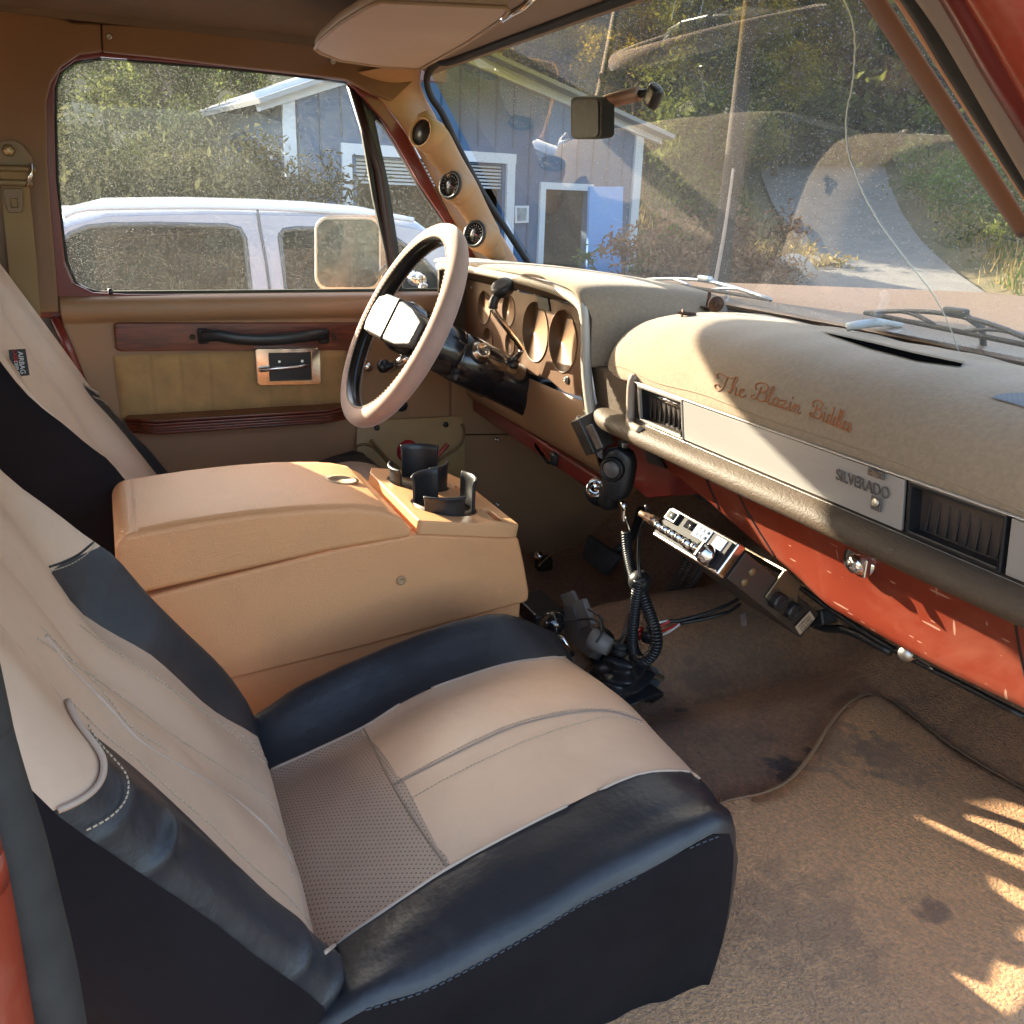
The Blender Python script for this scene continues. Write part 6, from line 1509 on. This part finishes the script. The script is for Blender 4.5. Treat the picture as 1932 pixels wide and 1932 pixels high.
def treemesh(seed, h, r, lm, ls=.11, dens=1700, trunk_r=.16, low=.25):
    rs = np.random.default_rng(seed); tr_ = empty('tree')
    pts = [(0,0,0)]
    for k in range(1, 7): pts.append((rs.normal()*.12*k*.3, rs.normal()*.12*k*.3, h*.9*k/6))
    t = tube('trunk', pts, [trunk_r*(1-.85*k/6) for k in range(7)], BARK, tr_, seg=9)
    cl = []
    V, F = [], []
    for i in range(int(26)):
        z = h*rs.uniform(low, 1.0); w = r*(1-abs((z/h-.5))*1.2)*rs.uniform(.35,1.05); a = rs.uniform(0, 6.28)
        c = (math.cos(a)*w, math.sin(a)*w, z); cl.append((c, r*rs.uniform(.22,.42)))
        tube_geo([(0,0,max(.2,z-w*.6)), (c[0]*.5,c[1]*.5,z-w*.25), c], [trunk_r*.35,trunk_r*.2,trunk_r*.08], 5, V, F)
    mesh('limbs', V, F, BARK, tr_)
    LV, LF = leaves(cl, dens, ls, rs); rawmesh('crown', LV, LF, lm, tr_); return tr_
protos = [treemesh(1, 9, 2.6, LG), treemesh(2, 10, 3.0, LG2, dens=1500), treemesh(3, 7, 2.4, LG, low=.05), treemesh(5, 11, 2.8, LG, .15)]
used = [False]*4
place = []
def puttree(k, u, D, sc, rot, label, dz=0):
    p = gp(u, D); hk = [9,10,7,11][k]; el = .20 if u < 560 else .27; sc = (CAM[2]+D*el-terr(p[0],p[1]))/hk*.93*(.94+.12*((u*7) % 10)/10)
    o = protos[k] if not used[k] else copytree(protos[k]); used[k] = True
    o.name = 'tree'; o.location = (p[0], p[1], terr(p[0], p[1])-.2+dz); o.scale = (sc,)*3; o.rotation_euler = (0,0,rot); tag(o, label, 'tree', 'trees on the hillside')
cols_ = ['leftmost tree', 'second tree from the left', 'third tree from the left', 'fourth tree from the left']
spec = [(0,-60,13,.9),(2,40,15,.95),(3,150,14,1.0),(0,240,17,1.0),(2,340,15,1.05),(3,430,18,1.0),(0,520,21,1.),(1,640,26,1.1),(3,740,25,1.0),(1,860,24,1.05),(0,930,27,1.),(1,1010,22,1.0),(2,1080,25,1.1),(1,1160,20,1.0),(0,1230,22,1.0),(2,1290,19,.9),(1,1350,24,1.),(0,1410,27,1.),(3,1470,30,1.1),(0,1530,33,1.1),(2,1585,37,1.2),(3,1650,40,1.2),(0,1700,34,1.1),(2,1755,28,1.),(1,1800,31,1.),(0,1850,24,.95),(2,1915,21,.85),(3,1990,20,.9),(0,2080,18,.9)]
for i, (k, u, D, sc) in enumerate(spec):
    side_ = 'left of the garage' if u < 560 else 'behind the garage roof' if u < 1180 else 'left of the uphill road' if u < 1640 else 'right of the uphill road'
    kind_ = ['dark leafy tree', 'tall yellow green sunlit tree', 'low bushy dark tree', 'tall dark tree'][k]
    grp = [s for s in spec if (s[1] < 560) == (u < 560) and (560 <= s[1] < 1180) == (560 <= u < 1180) and (1180 <= s[1] < 1640) == (1180 <= u < 1640)]
    idx = [s[1] for s in grp].index(u)
    o_ = ['first', 'second', 'third', 'fourth', 'fifth', 'sixth', 'seventh', 'eighth', 'ninth', 'tenth', 'eleventh'][idx]
    puttree(k, u, D, sc, i*1.3, f'{kind_} {side_}, {o_} from the left')
# hillside backdrop foliage, one mass
rs = np.random.default_rng(11); cl = []
for u in range(-300, 2300, 26):
    for D in (30, 38, 48):
        p = gp(u+rs.uniform(-12,12), D*rs.uniform(.92,1.1)); 
        if 1600 < u < 1700 and D < 45: continue
        for hgt in (1.5, 5, 9, 13):
            zt = terr(p[0], p[1])+hgt+rs.uniform(-1,1)
            if zt+1.5 < CAM[2]+D*(.18 if u < 560 else .26): cl.append(((p[0], p[1], zt), rs.uniform(1.6,2.6)))
LV, LF = leaves(cl, 150, .26, rs); w_ = rawmesh('far_woods', LV, LF, LG); tag(w_, kind='stuff')
def bush(name, u, D, r, h, lm, ls, dens, label, catg, seed, n=8, grp=None, sq=1., ground=True):
    rs = np.random.default_rng(seed); p = gp(u, D); z0 = terr(p[0], p[1]); b = empty(name, (p[0], p[1], z0)); tag(b, label, catg, grp)
    cl = [((p[0]+rs.normal()*r*.55, p[1]+rs.normal()*r*.55, z0+h*rs.uniform(.1,.9)), r*rs.uniform(.3,.55)) for _ in range(n)]
    LV, LF = leaves(cl, dens, ls, rs, 2.2); LV = LV-np.array([p[0], p[1], z0]); rawmesh('foliage', LV, LF, lm, b)
    V, F = [], []
    for c, rr in cl: tube_geo([(p[0]+rs.normal()*.1, p[1]+rs.normal()*.1, z0), c], [.02,.008], 5, V, F)
    mesh('stems', V, F, BARK, b); return b
bush('bush', 1205, 12.5, .55, 1.5, LGR, .06, 1500, 'fresh green broom like bush beside the open blue door', 'bush', 1)
bush('brush_pile', 1245, 12.0, 1.0, 1.0, LB, .05, 2300, 'heap of dry reddish brush left of the tall bare trunk', 'brush pile', 2, 12, 'dry brush piles')
bush('brush_pile', 1300, 12.8, 1.0, 1.3, LB, .05, 2300, 'dry reddish brush heap directly behind the bare trunk', 'brush pile', 3, 12, 'dry brush piles')
bush('brush_pile', 1400, 13.5, 1.0, 1.1, LB, .05, 2300, 'dry reddish brush heap right of the bare trunk', 'brush pile', 4, 12, 'dry brush piles')
bush('bush', 1470, 15.2, .6, .4, LDRY, .05, 1800, 'low yellow dry bush at the left road edge', 'bush', 6)
for i, (u, D, r) in enumerate([(1720,21,1.0),(1775,19,1.0),(1830,17,1.0),(1900,14.5,1.0),(1800,23,1.2),(1890,19,1.2)]):
    bush('shrub', u, D, r, 1.1, LGR if i % 2 == 0 else LG, .055, 1100, ['bright green shrub highest on the right bank','dark shrub next down the right bank','bright green shrub in the middle of the right bank','dark shrub lowest by the windshield pillar','bright green shrub behind the middle of the right bank','dark shrub at the back of the right bank'][i], 'shrub', 20+i, 9, 'shrubs on the right bank')
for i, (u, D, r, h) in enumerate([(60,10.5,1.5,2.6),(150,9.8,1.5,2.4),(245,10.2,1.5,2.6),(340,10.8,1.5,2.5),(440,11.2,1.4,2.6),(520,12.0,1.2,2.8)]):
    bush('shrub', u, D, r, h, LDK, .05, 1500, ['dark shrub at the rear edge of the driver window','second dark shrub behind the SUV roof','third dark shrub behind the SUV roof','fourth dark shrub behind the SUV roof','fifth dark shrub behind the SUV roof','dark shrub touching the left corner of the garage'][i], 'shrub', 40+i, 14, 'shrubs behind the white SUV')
# grass
rs = np.random.default_rng(5); pts = []
for u in range(1150, 2100, 5):
    for k in range(26):
        D = rs.uniform(7.5, 26); p = gp(u+rs.uniform(-4,4), D); s = (p-CAM[:2])@q_; l = (p-CAM[:2])@pr_
        lc = np.interp(s, LS, LC); hw = np.interp(s, LS, HW)
        if abs(l-lc) > hw+.25: pts.append((p[0], p[1], terr(*p)))
pts = np.array(pts); n = len(pts); k = 5
c = np.repeat(pts, k, 0)+np.c_[rs.normal(size=(n*k, 2))*.18, np.zeros(n*k)]; a = rs.uniform(0, 6.28, n*k); w = np.c_[np.cos(a), np.sin(a), np.zeros(n*k)]*.018; tip = np.c_[rs.normal(size=(n*k,2))*.10, rs.uniform(.12,.38,n*k)]
V = np.stack([c-w, c+w, c+tip], 1).reshape(-1, 3); F = np.arange(len(V)).reshape(-1, 3); gr = rawmesh('grass', V, F, LDRY); tag(gr, kind='stuff')
c = c[::2]; V = np.stack([c-w[::2], c+w[::2], c+tip[::2]*1.2], 1).reshape(-1, 3)
keep = (c-np.array([CAM[0],CAM[1],0]))[:, :2]@pr_ > .5; V = V.reshape(-1,3,3)[keep].reshape(-1,3)+np.array([.05,.03,0]); gr2 = rawmesh('grass', V, np.arange(len(V)).reshape(-1,3), LGR); tag(gr2, kind='stuff')
# trunk and dead pole
pT = gp(1328, 11.3); zT = terr(*pT)
tk = empty('tree', (pT[0], pT[1], zT)); tag(tk, 'thick bare trunk standing alone in front of the dry brush', 'tree')
tube('trunk', [(pT[0], pT[1], zT-.2), (pT[0]-.02, pT[1]+.02, zT+.5), (pT[0]+.0, pT[1]+.05, zT+1.8), (pT[0]+.03, pT[1]+.06, zT+4.6), (pT[0], pT[1]+.1, zT+8)], [.26,.15,.11,.08,.05], mat('dark_trunk_bark', (.035,.026,.021), .95, var=.3, vscale=9, bump=1, bscale=18), tk, smoothn=5, seg=14)
LV, LF = leaves([((pT[0]+rs.normal()*1.0, pT[1]+rs.normal()*1.0, zT+rs.uniform(3.6,7)), rs.uniform(.5,1.0)) for _ in range(14)], 1500, .06, rs); rawmesh('crown', LV-np.array([pT[0],pT[1],zT]), LF, LG, tk)
pS = gp(1330, 10.6); zS = terr(*pS)
sn = tube('dead_sapling', [(pS[0]-.10, pS[1]-.03, zS), (pS[0]-.05, pS[1]-.0, zS+.9), (pS[0], pS[1]+.02, zS+1.5), (pS[0]+.0, pS[1]+.05, zS+2.15)], [.028,.024,.02,.014], mat('bleached_wood', (.42,.32,.26), .8, var=.2), None, smoothn=5, seg=8); tag(sn, 'thin pale bare sapling leaning against the thick trunk', 'sapling')
# rocks and marker
def rock(u, D, r, label, seed):
    rs = np.random.default_rng(seed); p = gp(u, D); bm = bmesh.new(); bmesh.ops.create_icosphere(bm, subdivisions=3, radius=r)
    for v in bm.verts: v.co *= 1+.18*math.sin(v.co.x*9/r*.3+seed)+.12*math.sin(v.co.y*13/r*.3+seed*2); v.co.z *= .65
    me = bpy.data.meshes.new('rock'); bm.to_mesh(me); bm.free(); me.materials.append(mat('pale_rock', (.36,.34,.31), .9, var=.2, bump=.6, bscale=12)); me.polygons.foreach_set('use_smooth', [True]*len(me.polygons))
    o = bpy.data.objects.new('rock', me); link(o); o.location = (p[0], p[1], terr(*p)+r*.3); tag(o, label, 'rock', 'rocks by the driveway')
rock(1462, 14.5, .38, 'pale boulder by the dry grass at the left road edge', 1); rock(1240, 10.5, .30, 'grey rock near the foot of the brush beside the blue door', 3); rock(1200, 10.8, .22, 'smaller rock at the wall corner below the green bush', 4)
pM = gp(1411, 8.6); zM = terr(*pM); mk = empty('marker_post', (pM[0], pM[1], zM)); tag(mk, 'small white marker with red chevrons standing behind the silver wiper', 'marker')
tm = Vector((r_[0], r_[1], 0)).normalized(); fm_ = Vector((-f_[0], -f_[1], 0)).normalized(); M0 = Vector((pM[0], pM[1], zM))
zc_ = .44
plate('marker_board', [M0+tm*a+Vector((0,0,zc_+b)) for a, b in [(-.10,-.45),(.10,-.45),(.12,.05),(.08,.14),(0,.24),(-.08,.14),(-.12,.05)]], mat('white_sheet', (.65,.66,.70), .6), mk, depth=tuple(-fm_*.03), bevel=.01)
for k, b in enumerate((.02,-.12)):
    plate('chevron', [M0+fm_*.003+tm*a+Vector((0,0,zc_+b+c_)) for a, c_ in [(-.12,-.05),(0,.05),(.12,-.05),(.12,.0),(0,.10),(-.12,.0)]], mat('red_stripe', (.45,.06,.05), .6), mk, depth=tuple(fm_*.004))
